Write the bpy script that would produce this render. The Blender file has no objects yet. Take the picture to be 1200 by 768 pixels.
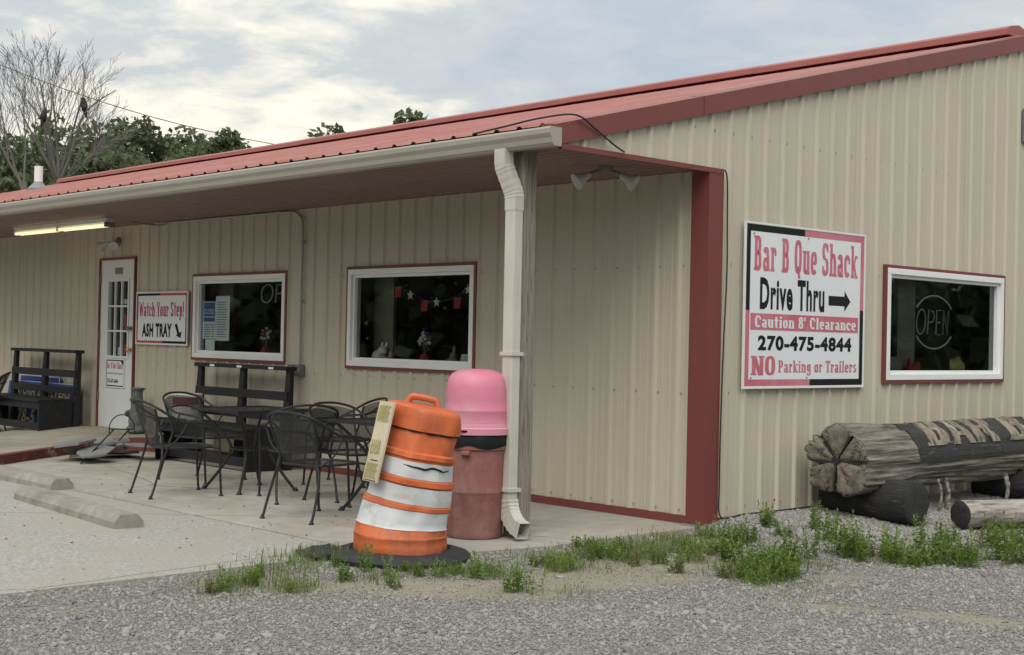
import bpy, bmesh, math, random
import numpy as np
from mathutils import Vector, Matrix, noise

R = math.radians
rnd = random.Random(7)
SC = bpy.context.scene
COL = SC.collection

# ------------------------------------------------------------------ camera
CAM = (6.5018, -8.0848, 1.3575)
YAW, PIT, ROL, FPX = 0.81750, 0.00903, 0.02077, 1611.43
_fw = Vector((-math.sin(YAW)*math.cos(PIT), math.cos(YAW)*math.cos(PIT), math.sin(PIT)))
_r = Vector((math.cos(YAW), math.sin(YAW), 0)); _u = _r.cross(_fw)
_r2 = math.cos(ROL)*_r + math.sin(ROL)*_u; _u2 = -math.sin(ROL)*_r + math.cos(ROL)*_u
cd = bpy.data.cameras.new('camera'); cam = bpy.data.objects.new('camera', cd); COL.objects.link(cam)
m = Matrix((_r2, _u2, -_fw)).transposed().to_4x4(); m.translation = Vector(CAM)
cam.matrix_world = m
cd.sensor_width = 36; cd.lens = 36*FPX/1200; cd.clip_start = 0.05; cd.clip_end = 2000
SC.camera = cam

# ------------------------------------------------------------------ world / sun
SUN_DIR = Vector((0.50, -0.62, 0.95)).normalized()      # towards the sun
SUN_EL = math.asin(SUN_DIR.z); SUN_AZ = math.atan2(SUN_DIR.x, SUN_DIR.y)
W = bpy.data.worlds.new('World'); SC.world = W; W.use_nodes = True
nt = W.node_tree; nt.nodes.clear()
def wn(t, **k):
    n = nt.nodes.new(t)
    for a, v in k.items(): setattr(n, a, v)
    return n
out = wn('ShaderNodeOutputWorld')
sky = wn('ShaderNodeTexSky'); sky.sky_type = 'NISHITA'; sky.sun_disc = False
sky.sun_elevation = SUN_EL; sky.sun_rotation = SUN_AZ; sky.air_density = 1.0; sky.dust_density = 2.5; sky.altitude = 150
b1 = wn('ShaderNodeBackground'); b1.inputs['Strength'].default_value = 0.10
nt.links.new(sky.outputs[0], b1.inputs['Color'])
tc = wn('ShaderNodeTexCoord')
sep = wn('ShaderNodeSeparateXYZ'); nt.links.new(tc.outputs['Generated'], sep.inputs[0])
def wm(op, a, b=None, clamp=False):
    n = wn('ShaderNodeMath', operation=op, use_clamp=clamp)
    for i, v in enumerate((a, b)):
        if v is None: continue
        if isinstance(v, (int, float)): n.inputs[i].default_value = v
        else: nt.links.new(v, n.inputs[i])
    return n.outputs[0]
zz = wm('ADD', wm('MAXIMUM', sep.outputs[2], 0.0), 0.16)
cmb = wn('ShaderNodeCombineXYZ')
nt.links.new(wm('DIVIDE', sep.outputs[0], zz), cmb.inputs[0]); nt.links.new(wm('DIVIDE', sep.outputs[1], zz), cmb.inputs[1])
SKY_A, SKY_B = (11.7, 3.1, 0), (14.1, 3.7, 0)
def wnoise(scale, detail, rough, off, dist=0.0):
    mp = wn('ShaderNodeMapping'); mp.inputs['Location'].default_value = off; nt.links.new(cmb.outputs[0], mp.inputs[0])
    n = wn('ShaderNodeTexNoise'); n.inputs['Scale'].default_value = scale; n.inputs['Detail'].default_value = detail
    n.inputs['Roughness'].default_value = rough; n.inputs['Distortion'].default_value = dist
    nt.links.new(mp.outputs[0], n.inputs['Vector']); return n.outputs[0]
big = wnoise(0.55, 2, 0.5, SKY_A)
fine = wnoise(5.5, 10, 0.60, SKY_B, 0.3)
cl = wm('ADD', wm('MULTIPLY', big, 0.80), wm('MULTIPLY', fine, 0.42))
ramp = wn('ShaderNodeValToRGB'); nt.links.new(cl, ramp.inputs[0])
cr = ramp.color_ramp
cr.elements[0].position = 0.46; cr.elements[0].color = (0.325, 0.365, 0.41, 1)
cr.elements[1].position = 0.755; cr.elements[1].color = (0.80, 0.74, 0.60, 1)
e = cr.elements.new(0.61); e.color = (0.42, 0.438, 0.432, 1)
b2 = wn('ShaderNodeBackground'); b2.inputs['Strength'].default_value = 1.0
nt.links.new(ramp.outputs[0], b2.inputs['Color'])
# an overcast sky grows brighter towards the zenith
zg = wm('ADD', 0.94, wm('MULTIPLY', wm('MAXIMUM', sep.outputs[2], 0.0), 1.0))
nt.links.new(zg, b2.inputs['Strength'])
mx = wn('ShaderNodeMixShader'); mx.inputs[0].default_value = 0.9
nt.links.new(b1.outputs[0], mx.inputs[1]); nt.links.new(b2.outputs[0], mx.inputs[2]); nt.links.new(mx.outputs[0], out.inputs[0])

sl = bpy.data.lights.new('sun', 'SUN'); so = bpy.data.objects.new('sun', sl); COL.objects.link(so)
sl.energy = 1.45; sl.angle = R(45); sl.color = (1.0, 0.955, 0.87)
so.rotation_euler = (-SUN_DIR).to_track_quat('-Z', 'Y').to_euler()
so.location = (20, -20, 40)

vs = SC.view_settings; vs.view_transform = 'Standard'; vs.look = 'None'; vs.exposure = 0.52; vs.gamma = 1.0; vs.use_curve_mapping = False
SC.cycles.max_bounces = 8; SC.cycles.transparent_max_bounces = 24; SC.cycles.use_denoising = True

# ------------------------------------------------------------------ materials
MATS = {}
def pm(name, base, rough=0.6, var=0.12, scale=6.0, bump=0.0, bscale=60.0, metal=0.0, col2=None, mscale=3.0, mlo=0.45, mhi=0.62,
       stretch=(1, 1, 1), spec=0.5, detail=6, trans=None, bdist=0.01, island=0.0, coat=0.0, randc=0.0, sheen=0.0):
    """principled material: noise-varied colour, optional second colour in patches, fine bump"""
    M = bpy.data.materials.new(name); M.use_nodes = True; t = M.node_tree; N = t.nodes; L = t.links
    bs = N['Principled BSDF']; bs.inputs['Roughness'].default_value = rough; bs.inputs['Metallic'].default_value = metal
    bs.inputs['Specular IOR Level'].default_value = spec; bs.inputs['Coat Weight'].default_value = coat
    co = N.new('ShaderNodeTexCoord'); mp = N.new('ShaderNodeMapping'); mp.inputs['Scale'].default_value = stretch
    L.new(co.outputs['Object'], mp.inputs[0])
    n1 = N.new('ShaderNodeTexNoise'); n1.inputs['Scale'].default_value = scale; n1.inputs['Detail'].default_value = detail; n1.inputs['Roughness'].default_value = 0.62
    L.new(mp.outputs[0], n1.inputs['Vector'])
    r1 = N.new('ShaderNodeValToRGB'); L.new(n1.outputs[0], r1.inputs[0])
    r1.color_ramp.elements[0].position = 0.3; r1.color_ramp.elements[1].position = 0.7
    lo = [c*(1-var) for c in base]; hi = [min(1, c*(1+var)) for c in base]
    r1.color_ramp.elements[0].color = (*lo, 1); r1.color_ramp.elements[1].color = (*hi, 1)
    cur = r1.outputs[0]
    if col2:
        n2 = N.new('ShaderNodeTexNoise'); n2.inputs['Scale'].default_value = mscale; n2.inputs['Detail'].default_value = 8; n2.inputs['Roughness'].default_value = 0.65
        L.new(mp.outputs[0], n2.inputs['Vector'])
        mr = N.new('ShaderNodeMapRange'); mr.inputs['From Min'].default_value = mlo; mr.inputs['From Max'].default_value = mhi
        L.new(n2.outputs[0], mr.inputs[0])
        mxc = N.new('ShaderNodeMix'); mxc.data_type = 'RGBA'; L.new(mr.outputs[0], mxc.inputs[0]); L.new(cur, mxc.inputs[6]); mxc.inputs[7].default_value = (*col2, 1)
        cur = mxc.outputs[2]
    if randc:
        oi = N.new('ShaderNodeObjectInfo'); hs = N.new('ShaderNodeHueSaturation')
        mv = N.new('ShaderNodeMapRange'); mv.inputs['To Min'].default_value = 1-randc; mv.inputs['To Max'].default_value = 1+randc
        L.new(oi.outputs['Random'], mv.inputs[0]); L.new(mv.outputs[0], hs.inputs['Value']); L.new(cur, hs.inputs['Color']); cur = hs.outputs[0]
    if island:
        ge = N.new('ShaderNodeNewGeometry'); hs = N.new('ShaderNodeHueSaturation')
        mv = N.new('ShaderNodeMapRange'); mv.inputs['To Min'].default_value = 1-island; mv.inputs['To Max'].default_value = 1+island
        L.new(ge.outputs['Random Per Island'], mv.inputs[0]); L.new(mv.outputs[0], hs.inputs['Value'])
        mh = N.new('ShaderNodeMapRange'); mh.inputs['To Min'].default_value = 0.475; mh.inputs['To Max'].default_value = 0.515
        L.new(ge.outputs['Random Per Island'], mh.inputs[0]); L.new(mh.outputs[0], hs.inputs['Hue'])
        L.new(cur, hs.inputs['Color']); cur = hs.outputs[0]
    L.new(cur, bs.inputs['Base Color'])
    if bump:
        n3 = N.new('ShaderNodeTexNoise'); n3.inputs['Scale'].default_value = bscale; n3.inputs['Detail'].default_value = 6; n3.inputs['Roughness'].default_value = 0.7
        L.new(mp.outputs[0], n3.inputs['Vector'])
        bp = N.new('ShaderNodeBump'); bp.inputs['Strength'].default_value = bump; bp.inputs['Distance'].default_value = bdist
        L.new(n3.outputs[0], bp.inputs['Height']); L.new(bp.outputs[0], bs.inputs['Normal'])
    if trans:
        tr = N.new('ShaderNodeBsdfTranslucent'); L.new(cur, tr.inputs[0]); ms = N.new('ShaderNodeMixShader'); ms.inputs[0].default_value = trans
        o = N['Material Output']; L.new(bs.outputs[0], ms.inputs[1]); L.new(tr.outputs[0], ms.inputs[2]); L.new(ms.outputs[0], o.inputs[0])
    MATS[name] = M
    return M

def streaks(M, amount=0.22, sc=(9, 9, 0.5), col=(0.20, 0.17, 0.12), lo=0.52, hi=0.75):
    """weather streaks with a shape of their own, multiplied into the colour"""
    t = M.node_tree; N = t.nodes; L = t.links; bs = N['Principled BSDF']
    src = bs.inputs['Base Color'].links[0].from_socket
    co = N.new('ShaderNodeTexCoord'); mp = N.new('ShaderNodeMapping'); mp.inputs['Scale'].default_value = sc
    L.new(co.outputs['Object'], mp.inputs[0])
    n = N.new('ShaderNodeTexNoise'); n.inputs['Scale'].default_value = 1.0; n.inputs['Detail'].default_value = 8; n.inputs['Roughness'].default_value = 0.7; L.new(mp.outputs[0], n.inputs['Vector'])
    mr = N.new('ShaderNodeMapRange'); mr.inputs['From Min'].default_value = lo; mr.inputs['From Max'].default_value = hi; mr.inputs['To Max'].default_value = amount
    L.new(n.outputs[0], mr.inputs[0])
    mxc = N.new('ShaderNodeMix'); mxc.data_type = 'RGBA'; L.new(mr.outputs[0], mxc.inputs[0]); L.new(src, mxc.inputs[6]); mxc.inputs[7].default_value = (*col, 1)
    L.new(mxc.outputs[2], bs.inputs['Base Color'])
    return M

wall_m = streaks(pm('beige_painted_steel', (0.500, 0.458, 0.365), 0.45, 0.035, 0.7, 0.02, 4, spec=0.4, bdist=0.03), 0.09, (4, 4, 0.4))
ridge_m = pm('red_ridge_steel', (0.30, 0.085, 0.076), 0.5, 0.08, 2)
red_m = streaks(pm('dark_red_painted_steel', (0.175, 0.046, 0.042), 0.45, 0.08, 3, spec=0.4), 0.2, (6, 6, 0.8), (0.16, 0.06, 0.05))
roof_m = pm('faded_red_roof_steel', (0.33, 0.118, 0.102), 0.5, 0.08, 2, col2=(0.36, 0.165, 0.145), mscale=1.2, spec=0.45)
soffit_m = pm('brown_red_soffit_steel', (0.215, 0.13, 0.112), 0.5, 0.08, 2)
gutter_m = streaks(pm('clay_gutter', (0.345, 0.325, 0.275), 0.42, 0.04, 2), 0.3, (1.2, 9, 14), (0.18, 0.16, 0.13))
down_m = streaks(pm('ivory_downspout', (0.54, 0.53, 0.475), 0.4, 0.06, 4), 0.35, (25, 25, 1.5), (0.20, 0.21, 0.15))
white_m = pm('white_vinyl', (0.76, 0.77, 0.77), 0.4, 0.03, 5)
door_m = pm('white_painted_door', (0.66, 0.68, 0.68), 0.5, 0.04, 4)
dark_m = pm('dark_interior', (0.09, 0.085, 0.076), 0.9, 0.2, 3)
curtain_m = pm('interior_panel', (0.22, 0.21, 0.18), 0.9, 0.15, 3)
ground_m = pm('field_grass_soil', (0.075, 0.10, 0.035), 0.95, 0.3, 0.8, 0.3, 20, col2=(0.14, 0.12, 0.07), mscale=0.4)
post_m = pm('weathered_wood', (0.25, 0.225, 0.185), 0.85, 0.35, 3.0, 0.6, 7, col2=(0.09, 0.08, 0.065), mscale=3.5, mlo=0.52, mhi=0.7, stretch=(14, 14, 0.9), bdist=0.01)
log_m = pm('weathered_log', (0.235, 0.215, 0.18), 0.9, 0.45, 4.0, 1.0, 5, col2=(0.085, 0.068, 0.05), mscale=3.2, mlo=0.5, mhi=0.66, stretch=(9, 0.9, 9), bdist=0.03)
logend_m = pm('log_end_grain', (0.215, 0.192, 0.155), 0.95, 0.4, 8.0, 0.8, 20, col2=(0.085, 0.072, 0.056), mscale=5, mlo=0.48, mhi=0.68, bdist=0.02)
char_m = pm('black_painted_wood', (0.022, 0.022, 0.023), 0.75, 0.4, 6, 0.7, 8, col2=(0.12, 0.112, 0.10), mscale=5, mlo=0.60, mhi=0.68, stretch=(7, 1.2, 7), bdist=0.02)
carve_m = pm('bare_carved_wood', (0.24, 0.212, 0.165), 0.9, 0.45, 5, 0.8, 10, col2=(0.06, 0.052, 0.042), mscale=7, mlo=0.5, mhi=0.62, stretch=(1, 3, 1), bdist=0.01)
greylog_m = pm('grey_bleached_wood', (0.36, 0.33, 0.29), 0.9, 0.4, 4, 0.8, 6, col2=(0.07, 0.06, 0.05), mscale=3.0, mlo=0.45, mhi=0.62, stretch=(8, 1.2, 8), bdist=0.02)
iron_m = pm('black_wrought_iron', (0.016, 0.017, 0.019), 0.5, 0.2, 20, 0.1, 80, spec=0.4)
bench_m = pm('black_painted_boards', (0.013, 0.013, 0.015), 0.55, 0.25, 5, 0.2, 30, stretch=(1, 4, 4), spec=0.35, col2=(0.026, 0.026, 0.028), mscale=2, mlo=0.55, mhi=0.7)
orange_m = streaks(pm('orange_plastic', (0.58, 0.128, 0.040), 0.55, 0.16, 4, 0.2, 6, bdist=0.03, col2=(0.54, 0.19, 0.085), mscale=5, mlo=0.55, mhi=0.75), 0.55, (6, 6, 3), (0.20, 0.10, 0.065), 0.48, 0.70)
sheet_m = streaks(pm('scuffed_white_sheeting', (0.58, 0.60, 0.615), 0.42, 0.08, 6, 0.2, 8, bdist=0.02, col2=(0.42, 0.38, 0.35), mscale=6, mlo=0.55, mhi=0.68), 0.35, (4, 4, 14), (0.46, 0.24, 0.15), 0.57, 0.66)
rubber_m = pm('black_rubber', (0.022, 0.022, 0.024), 0.7, 0.3, 12, 0.3, 50, col2=(0.06, 0.057, 0.05), mscale=7, mlo=0.58, mhi=0.75)
pink_m = streaks(pm('faded_pink_plastic', (0.62, 0.195, 0.285), 0.45, 0.10, 3, 0.08, 30, col2=(0.56, 0.25, 0.31), mscale=4), 0.3, (5, 5, 1.5), (0.42, 0.20, 0.23))
pinkrim_m = pm('pale_pink_rim', (0.64, 0.28, 0.36), 0.42, 0.10, 3)
can_m = streaks(pm('faded_maroon_plastic', (0.235, 0.088, 0.078), 0.65, 0.12, 3, 0.1, 40, col2=(0.33, 0.185, 0.162), mscale=4, mlo=0.5, mhi=0.72), 0.5, (6, 6, 2.5), (0.36, 0.24, 0.21), 0.5, 0.72)
concrete_m = streaks(pm('porch_concrete', (0.355, 0.335, 0.292), 0.9, 0.16, 5, 0.4, 60, col2=(0.305, 0.268, 0.215), mscale=0.8, mlo=0.48, mhi=0.66, bdist=0.008, detail=12), 0.5, (1.5, 1.5, 1.5), (0.17, 0.15, 0.12), 0.56, 0.74)
aggr_m = pm('exposed_aggregate_concrete', (0.375, 0.362, 0.33), 0.92, 0.34, 40, 0.9, 75, col2=(0.37, 0.347, 0.295), mscale=0.9, mlo=0.45, mhi=0.6, bdist=0.012, detail=4)
plat_m = pm('sidewalk_concrete', (0.30, 0.28, 0.23), 0.9, 0.14, 3, 0.2, 60, col2=(0.22, 0.195, 0.15), mscale=1.4, mlo=0.5, mhi=0.7, bdist=0.006)
kerb_m = pm('worn_red_kerb_paint', (0.13, 0.030, 0.026), 0.75, 0.2, 6, 0.3, 40, col2=(0.33, 0.27, 0.19), mscale=3.5, mlo=0.60, mhi=0.68, bdist=0.01)
stop_m = pm('old_concrete', (0.285, 0.275, 0.235), 0.92, 0.2, 8, 0.7, 45, col2=(0.19, 0.185, 0.15), mscale=3, mlo=0.5, mhi=0.7, bdist=0.01)
slate_m = pm('grey_slate', (0.20, 0.205, 0.205), 0.8, 0.2, 6, 0.5, 20, bdist=0.01, island=0.25)
bear_m = pm('grey_cast_stone', (0.11, 0.125, 0.12), 0.8, 0.3, 14, 0.7, 40, col2=(0.20, 0.21, 0.19), mscale=9, mlo=0.55, mhi=0.7, bdist=0.01)
sign_m = pm('white_sign_board', (0.72, 0.75, 0.775), 0.4, 0.02, 2)
signred_m = pm('faded_sign_red', (0.52, 0.125, 0.175), 0.5, 0.10, 2.5, col2=(0.55, 0.20, 0.25), mscale=2)
signred2_m = pm('sign_red', (0.46, 0.045, 0.07), 0.5, 0.08, 3)
black_m = pm('black_paint', (0.010, 0.011, 0.013), 0.6, 0.15, 4, spec=0.2)
alu_m = pm('aluminium_edge', (0.72, 0.73, 0.72), 0.4, 0.05, 4)
blue_m = pm('blue_sign_board', (0.03, 0.075, 0.36), 0.4, 0.1, 3)
yellow_m = pm('yellow_paint', (0.72, 0.62, 0.20), 0.5, 0.08, 5)
cream_m = pm('cream_plywood', (0.62, 0.54, 0.40), 0.7, 0.1, 8, col2=(0.50, 0.42, 0.30), mscale=5)
oliveink_m = pm('olive_marker', (0.34, 0.33, 0.10), 0.7, 0.1, 8)
greymetal_m = pm('grey_conduit', (0.34, 0.35, 0.335), 0.4, 0.08, 10, metal=0.3)
lampgrey_m = pm('dull_white_lamp', (0.50, 0.51, 0.50), 0.45, 0.08, 10)
lampdark_m = pm('grey_lamp_base', (0.17, 0.17, 0.165), 0.5, 0.1, 10)
pvc_m = pm('white_pvc', (0.75, 0.75, 0.73), 0.45, 0.06, 8)
boot_m = pm('grey_pipe_boot', (0.22, 0.23, 0.24), 0.6, 0.1, 8)
paper_m = pm('paper', (0.74, 0.78, 0.79), 0.7, 0.05, 9)
paperblue_m = pm('blue_print', (0.06, 0.17, 0.33), 0.6, 0.06, 9)
printgrey_m = pm('grey_print', (0.25, 0.27, 0.28), 0.7, 0.1, 9)
tube_m = pm('unlit_neon_tube', (0.80, 0.82, 0.82), 0.2, 0.05, 9)
tubedim_m = pm('unlit_neon_letters', (0.52, 0.55, 0.56), 0.25, 0.05, 9)
pig_m = pm('glazed_cream_ceramic', (0.78, 0.72, 0.62), 0.35, 0.08, 9)
peach_m = pm('peach_ceramic', (0.60, 0.36, 0.25), 0.35, 0.08, 9)
squash_m = pm('yellow_green_ceramic', (0.50, 0.48, 0.14), 0.35, 0.12, 9)
redcloth_m = pm('red_cloth', (0.42, 0.05, 0.05), 0.8, 0.1, 9)
bluecloth_m = pm('blue_cloth', (0.05, 0.07, 0.30), 0.8, 0.1, 9)
brass_m = pm('brass', (0.55, 0.40, 0.16), 0.35, 0.05, 9, metal=0.9)
tinwhite_m = pm('tin_white', (0.62, 0.60, 0.56), 0.4, 0.08, 9)
tinred_m = pm('tin_maroon', (0.20, 0.03, 0.035), 0.4, 0.08, 9)
leaf_m = pm('weed_leaf', (0.16, 0.25, 0.05), 0.6, 0.2, 5, trans=0.4, spec=0.3, island=0.32, randc=0.2)
leaf2_m = pm('pale_weed_leaf', (0.20, 0.25, 0.085), 0.6, 0.2, 5, trans=0.4, spec=0.3, island=0.3, randc=0.2)
grass_m = pm('grass_blade', (0.15, 0.205, 0.058), 0.6, 0.3, 2, trans=0.35, island=0.4)
dry_m = pm('dry_grass_blade', (0.24, 0.20, 0.11), 0.8, 0.25, 2, trans=0.2, island=0.35)
tree_m = pm('tree_leaf', (0.118, 0.148, 0.080), 0.7, 0.3, 0.5, trans=0.35, spec=0.2, island=0.45, randc=0.15)
tree2_m = pm('tree_leaf_light', (0.13, 0.165, 0.085), 0.7, 0.3, 0.5, trans=0.35, spec=0.2, island=0.4, randc=0.15)
bark_m = pm('tree_bark', (0.12, 0.11, 0.095), 0.9, 0.25, 6, 0.5, 10, stretch=(4, 4, 1))
barebark_m = pm('dead_tree_bark', (0.15, 0.14, 0.128), 0.9, 0.3, 2, stretch=(3, 3, 1))
bird_m = pm('black_feathers', (0.012, 0.011, 0.011), 0.6, 0.2, 9)
wire_m = pm('black_cable', (0.015, 0.015, 0.016), 0.5, 0.1, 9)
wood_m = pm('utility_pole_wood', (0.14, 0.11, 0.085), 0.9, 0.2, 5, stretch=(4, 4, 0.5))
pebble_m = pm('gravel_stone', (0.262, 0.252, 0.238), 0.9, 0.12, 30, randc=0.27, spec=0.2)

def cracks(M, scale, width, col=(0.10, 0.09, 0.075), amount=0.8):
    """thin wandering cracks"""
    t = M.node_tree; N = t.nodes; L = t.links; bs = N['Principled BSDF']; src = bs.inputs['Base Color'].links[0].from_socket
    co = N.new('ShaderNodeTexCoord'); nz = N.new('ShaderNodeTexNoise'); nz.inputs['Scale'].default_value = scale*3; nz.inputs['Detail'].default_value = 6; L.new(co.outputs['Object'], nz.inputs['Vector'])
    mxv = N.new('ShaderNodeMix'); mxv.data_type = 'VECTOR'; mxv.inputs[0].default_value = 0.16; L.new(co.outputs['Object'], mxv.inputs[4]); L.new(nz.outputs['Color'], mxv.inputs[5])
    vo = N.new('ShaderNodeTexVoronoi'); vo.feature = 'DISTANCE_TO_EDGE'; vo.inputs['Scale'].default_value = scale; L.new(mxv.outputs[1], vo.inputs['Vector'])
    mr = N.new('ShaderNodeMapRange'); mr.inputs['From Min'].default_value = width; mr.inputs['From Max'].default_value = width*0.3; mr.inputs['To Max'].default_value = amount; L.new(vo.outputs['Distance'], mr.inputs[0])
    mxc = N.new('ShaderNodeMix'); mxc.data_type = 'RGBA'; L.new(mr.outputs[0], mxc.inputs[0]); L.new(src, mxc.inputs[6]); mxc.inputs[7].default_value = (*col, 1); L.new(mxc.outputs[2], bs.inputs['Base Color'])
cracks(concrete_m, 0.42, 0.0035); cracks(aggr_m, 0.33, 0.004, amount=0.6)
def rings(M, scale):
    """growth rings and radial checks of a sawn log end, about the piece's own centre (local y axis)"""
    t = M.node_tree; N = t.nodes; L = t.links; bs = N['Principled BSDF']; src = bs.inputs['Base Color'].links[0].from_socket
    co = N.new('ShaderNodeTexCoord'); wv = N.new('ShaderNodeTexWave'); wv.wave_type = 'RINGS'; wv.rings_direction = 'Y'; wv.inputs['Scale'].default_value = scale; wv.inputs['Distortion'].default_value = 5.0; wv.inputs['Detail'].default_value = 4
    L.new(co.outputs['Object'], wv.inputs['Vector'])
    mr = N.new('ShaderNodeMapRange'); mr.inputs['To Min'].default_value = 0.30; mr.inputs['To Max'].default_value = 0.0; L.new(wv.outputs['Fac'], mr.inputs[0])
    mxc = N.new('ShaderNodeMix'); mxc.data_type = 'RGBA'; L.new(mr.outputs[0], mxc.inputs[0]); L.new(src, mxc.inputs[6]); mxc.inputs[7].default_value = (0.085, 0.07, 0.052, 1); L.new(mxc.outputs[2], bs.inputs['Base Color'])
rings(logend_m, 17); cracks(logend_m, 5.5, 0.03, (0.02, 0.017, 0.014), 0.9)
def glass_mat(name, tint, refl=1.0):
    M = bpy.data.materials.new(name); M.use_nodes = True; t = M.node_tree; N = t.nodes; L = t.links
    N.remove(N['Principled BSDF']); o = N['Material Output']
    fr = N.new('ShaderNodeFresnel'); fr.inputs['IOR'].default_value = 1.5
    tr = N.new('ShaderNodeBsdfTransparent'); tr.inputs[0].default_value = (*tint, 1)
    gl = N.new('ShaderNodeBsdfGlossy'); gl.inputs['Roughness'].default_value = 0.02; gl.inputs[0].default_value = (0.9, 0.95, 0.95, 1)
    mu = N.new('ShaderNodeMath'); mu.operation = 'MULTIPLY'; mu.inputs[1].default_value = refl; L.new(fr.outputs[0], mu.inputs[0])
    ms = N.new('ShaderNodeMixShader'); L.new(mu.outputs[0], ms.inputs[0]); L.new(tr.outputs[0], ms.inputs[1]); L.new(gl.outputs[0], ms.inputs[2]); L.new(ms.outputs[0], o.inputs[0])
    return M
glass_m = glass_mat('window_glass', (0.86, 0.90, 0.89), 1.7)

def mesh_mat():
    """expanded-metal sheet: a fine diamond lattice with see-through holes"""
    M = bpy.data.materials.new('expanded_metal'); M.use_nodes = True; t = M.node_tree; N = t.nodes; L = t.links
    bs = N['Principled BSDF']; bs.inputs['Base Color'].default_value = (0.018, 0.019, 0.021, 1); bs.inputs['Roughness'].default_value = 0.5
    co = N.new('ShaderNodeTexCoord'); sp = N.new('ShaderNodeSeparateXYZ'); L.new(co.outputs['UV'], sp.inputs[0])
    def mth(op, a, b=None):
        n = N.new('ShaderNodeMath'); n.operation = op
        for i, v in enumerate((a, b)):
            if v is None: continue
            if isinstance(v, (int, float)): n.inputs[i].default_value = v
            else: L.new(v, n.inputs[i])
        return n.outputs[0]
    p = mth('ADD', mth('MULTIPLY', sp.outputs[0], 170), mth('MULTIPLY', sp.outputs[1], 260))
    q = mth('SUBTRACT', mth('MULTIPLY', sp.outputs[0], 170), mth('MULTIPLY', sp.outputs[1], 260))
    hole = mth('MULTIPLY', mth('GREATER_THAN', mth('FRACT', p), 0.45), mth('GREATER_THAN', mth('FRACT', q), 0.45))
    tr = N.new('ShaderNodeBsdfTransparent'); ms = N.new('ShaderNodeMixShader')
    L.new(hole, ms.inputs[0]); L.new(bs.outputs[0], ms.inputs[1]); L.new(tr.outputs[0], ms.inputs[2]); L.new(ms.outputs[0], N['Material Output'].inputs[0])
    return M
lattice_m = mesh_mat()

def lamp_mat():
    M = bpy.data.materials.new('lit_fluorescent_tube'); M.use_nodes = True; bs = M.node_tree.nodes['Principled BSDF']
    bs.inputs['Base Color'].default_value = (0.9, 0.88, 0.75, 1)
    bs.inputs['Emission Color'].default_value = (1.0, 0.88, 0.52, 1); bs.inputs['Emission Strength'].default_value = 0.62
    return M
fluor_m = lamp_mat()

def gravel_mat():
    M = bpy.data.materials.new('gravel_bed'); M.use_nodes = True; t = M.node_tree; N = t.nodes; L = t.links
    bs = N['Principled BSDF']; bs.inputs['Roughness'].default_value = 0.95; bs.inputs['Specular IOR Level'].default_value = 0.2
    co = N.new('ShaderNodeTexCoord')
    vo = N.new('ShaderNodeTexVoronoi'); vo.inputs['Scale'].default_value = 75; L.new(co.outputs['Object'], vo.inputs['Vector'])
    rp = N.new('ShaderNodeValToRGB'); L.new(vo.outputs['Color'], rp.inputs[0])
    rp.color_ramp.elements[0].color = (0.11, 0.105, 0.098, 1); rp.color_ramp.elements[1].color = (0.33, 0.32, 0.30, 1)
    dn = N.new('ShaderNodeTexNoise'); dn.inputs['Scale'].default_value = 90; dn.inputs['Detail'].default_value = 8; L.new(co.outputs['Object'], dn.inputs['Vector'])
    dr = N.new('ShaderNodeValToRGB'); L.new(dn.outputs[0], dr.inputs[0])
    dr.color_ramp.elements[0].position = 0.3; dr.color_ramp.elements[0].color = (0.20, 0.182, 0.142, 1)
    dr.color_ramp.elements[1].position = 0.7; dr.color_ramp.elements[1].color = (0.36, 0.335, 0.262, 1)
    at = N.new('ShaderNodeAttribute'); at.attribute_name = 'dirt'
    en = N.new('ShaderNodeTexNoise'); en.inputs['Scale'].default_value = 14; en.inputs['Detail'].default_value = 8; en.inputs['Roughness'].default_value = 0.7; L.new(co.outputs['Object'], en.inputs['Vector'])
    ad = N.new('ShaderNodeMath'); ad.operation = 'ADD'; L.new(at.outputs['Fac'], ad.inputs[0]); L.new(en.outputs[0], ad.inputs[1])
    mr = N.new('ShaderNodeMapRange'); mr.inputs['From Min'].default_value = 0.80; mr.inputs['From Max'].default_value = 1.05; L.new(ad.outputs[0], mr.inputs[0])
    mxc = N.new('ShaderNodeMix'); mxc.data_type = 'RGBA'; L.new(mr.outputs[0], mxc.inputs[0]); L.new(rp.outputs[0], mxc.inputs[6]); L.new(dr.outputs[0], mxc.inputs[7])
    L.new(mxc.outputs[2], bs.inputs['Base Color'])
    bp = N.new('ShaderNodeBump'); bp.inputs['Strength'].default_value = 0.9; bp.inputs['Distance'].default_value = 0.012; bp.invert = True
    L.new(vo.outputs['Distance'], bp.inputs['Height']); L.new(bp.outputs[0], bs.inputs['Normal'])
    return M
gravel_m = gravel_mat()

# ------------------------------------------------------------------ mesh helpers
def link(o, parent=None):
    COL.objects.link(o)
    if parent is not None: o.parent = parent
    return o
def empty(name, loc, label, cat, rz=0.0, group=None):
    o = bpy.data.objects.new(name, None); o.empty_display_size = 0.1; COL.objects.link(o)
    o.location = loc; o.rotation_euler = (0, 0, rz); tag(o, label, cat, group); return o
def tag(o, label=None, cat=None, group=None, kind=None):
    if label: o['label'] = label
    if cat: o['category'] = cat
    if group: o['group'] = group
    if kind: o['kind'] = kind
    return o
def copy_tree(o, parent=None):
    c = o.copy(); COL.objects.link(c); c.parent = parent
    for ch in [x for x in o.children]: copy_tree(ch, c)
    return c

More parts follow.
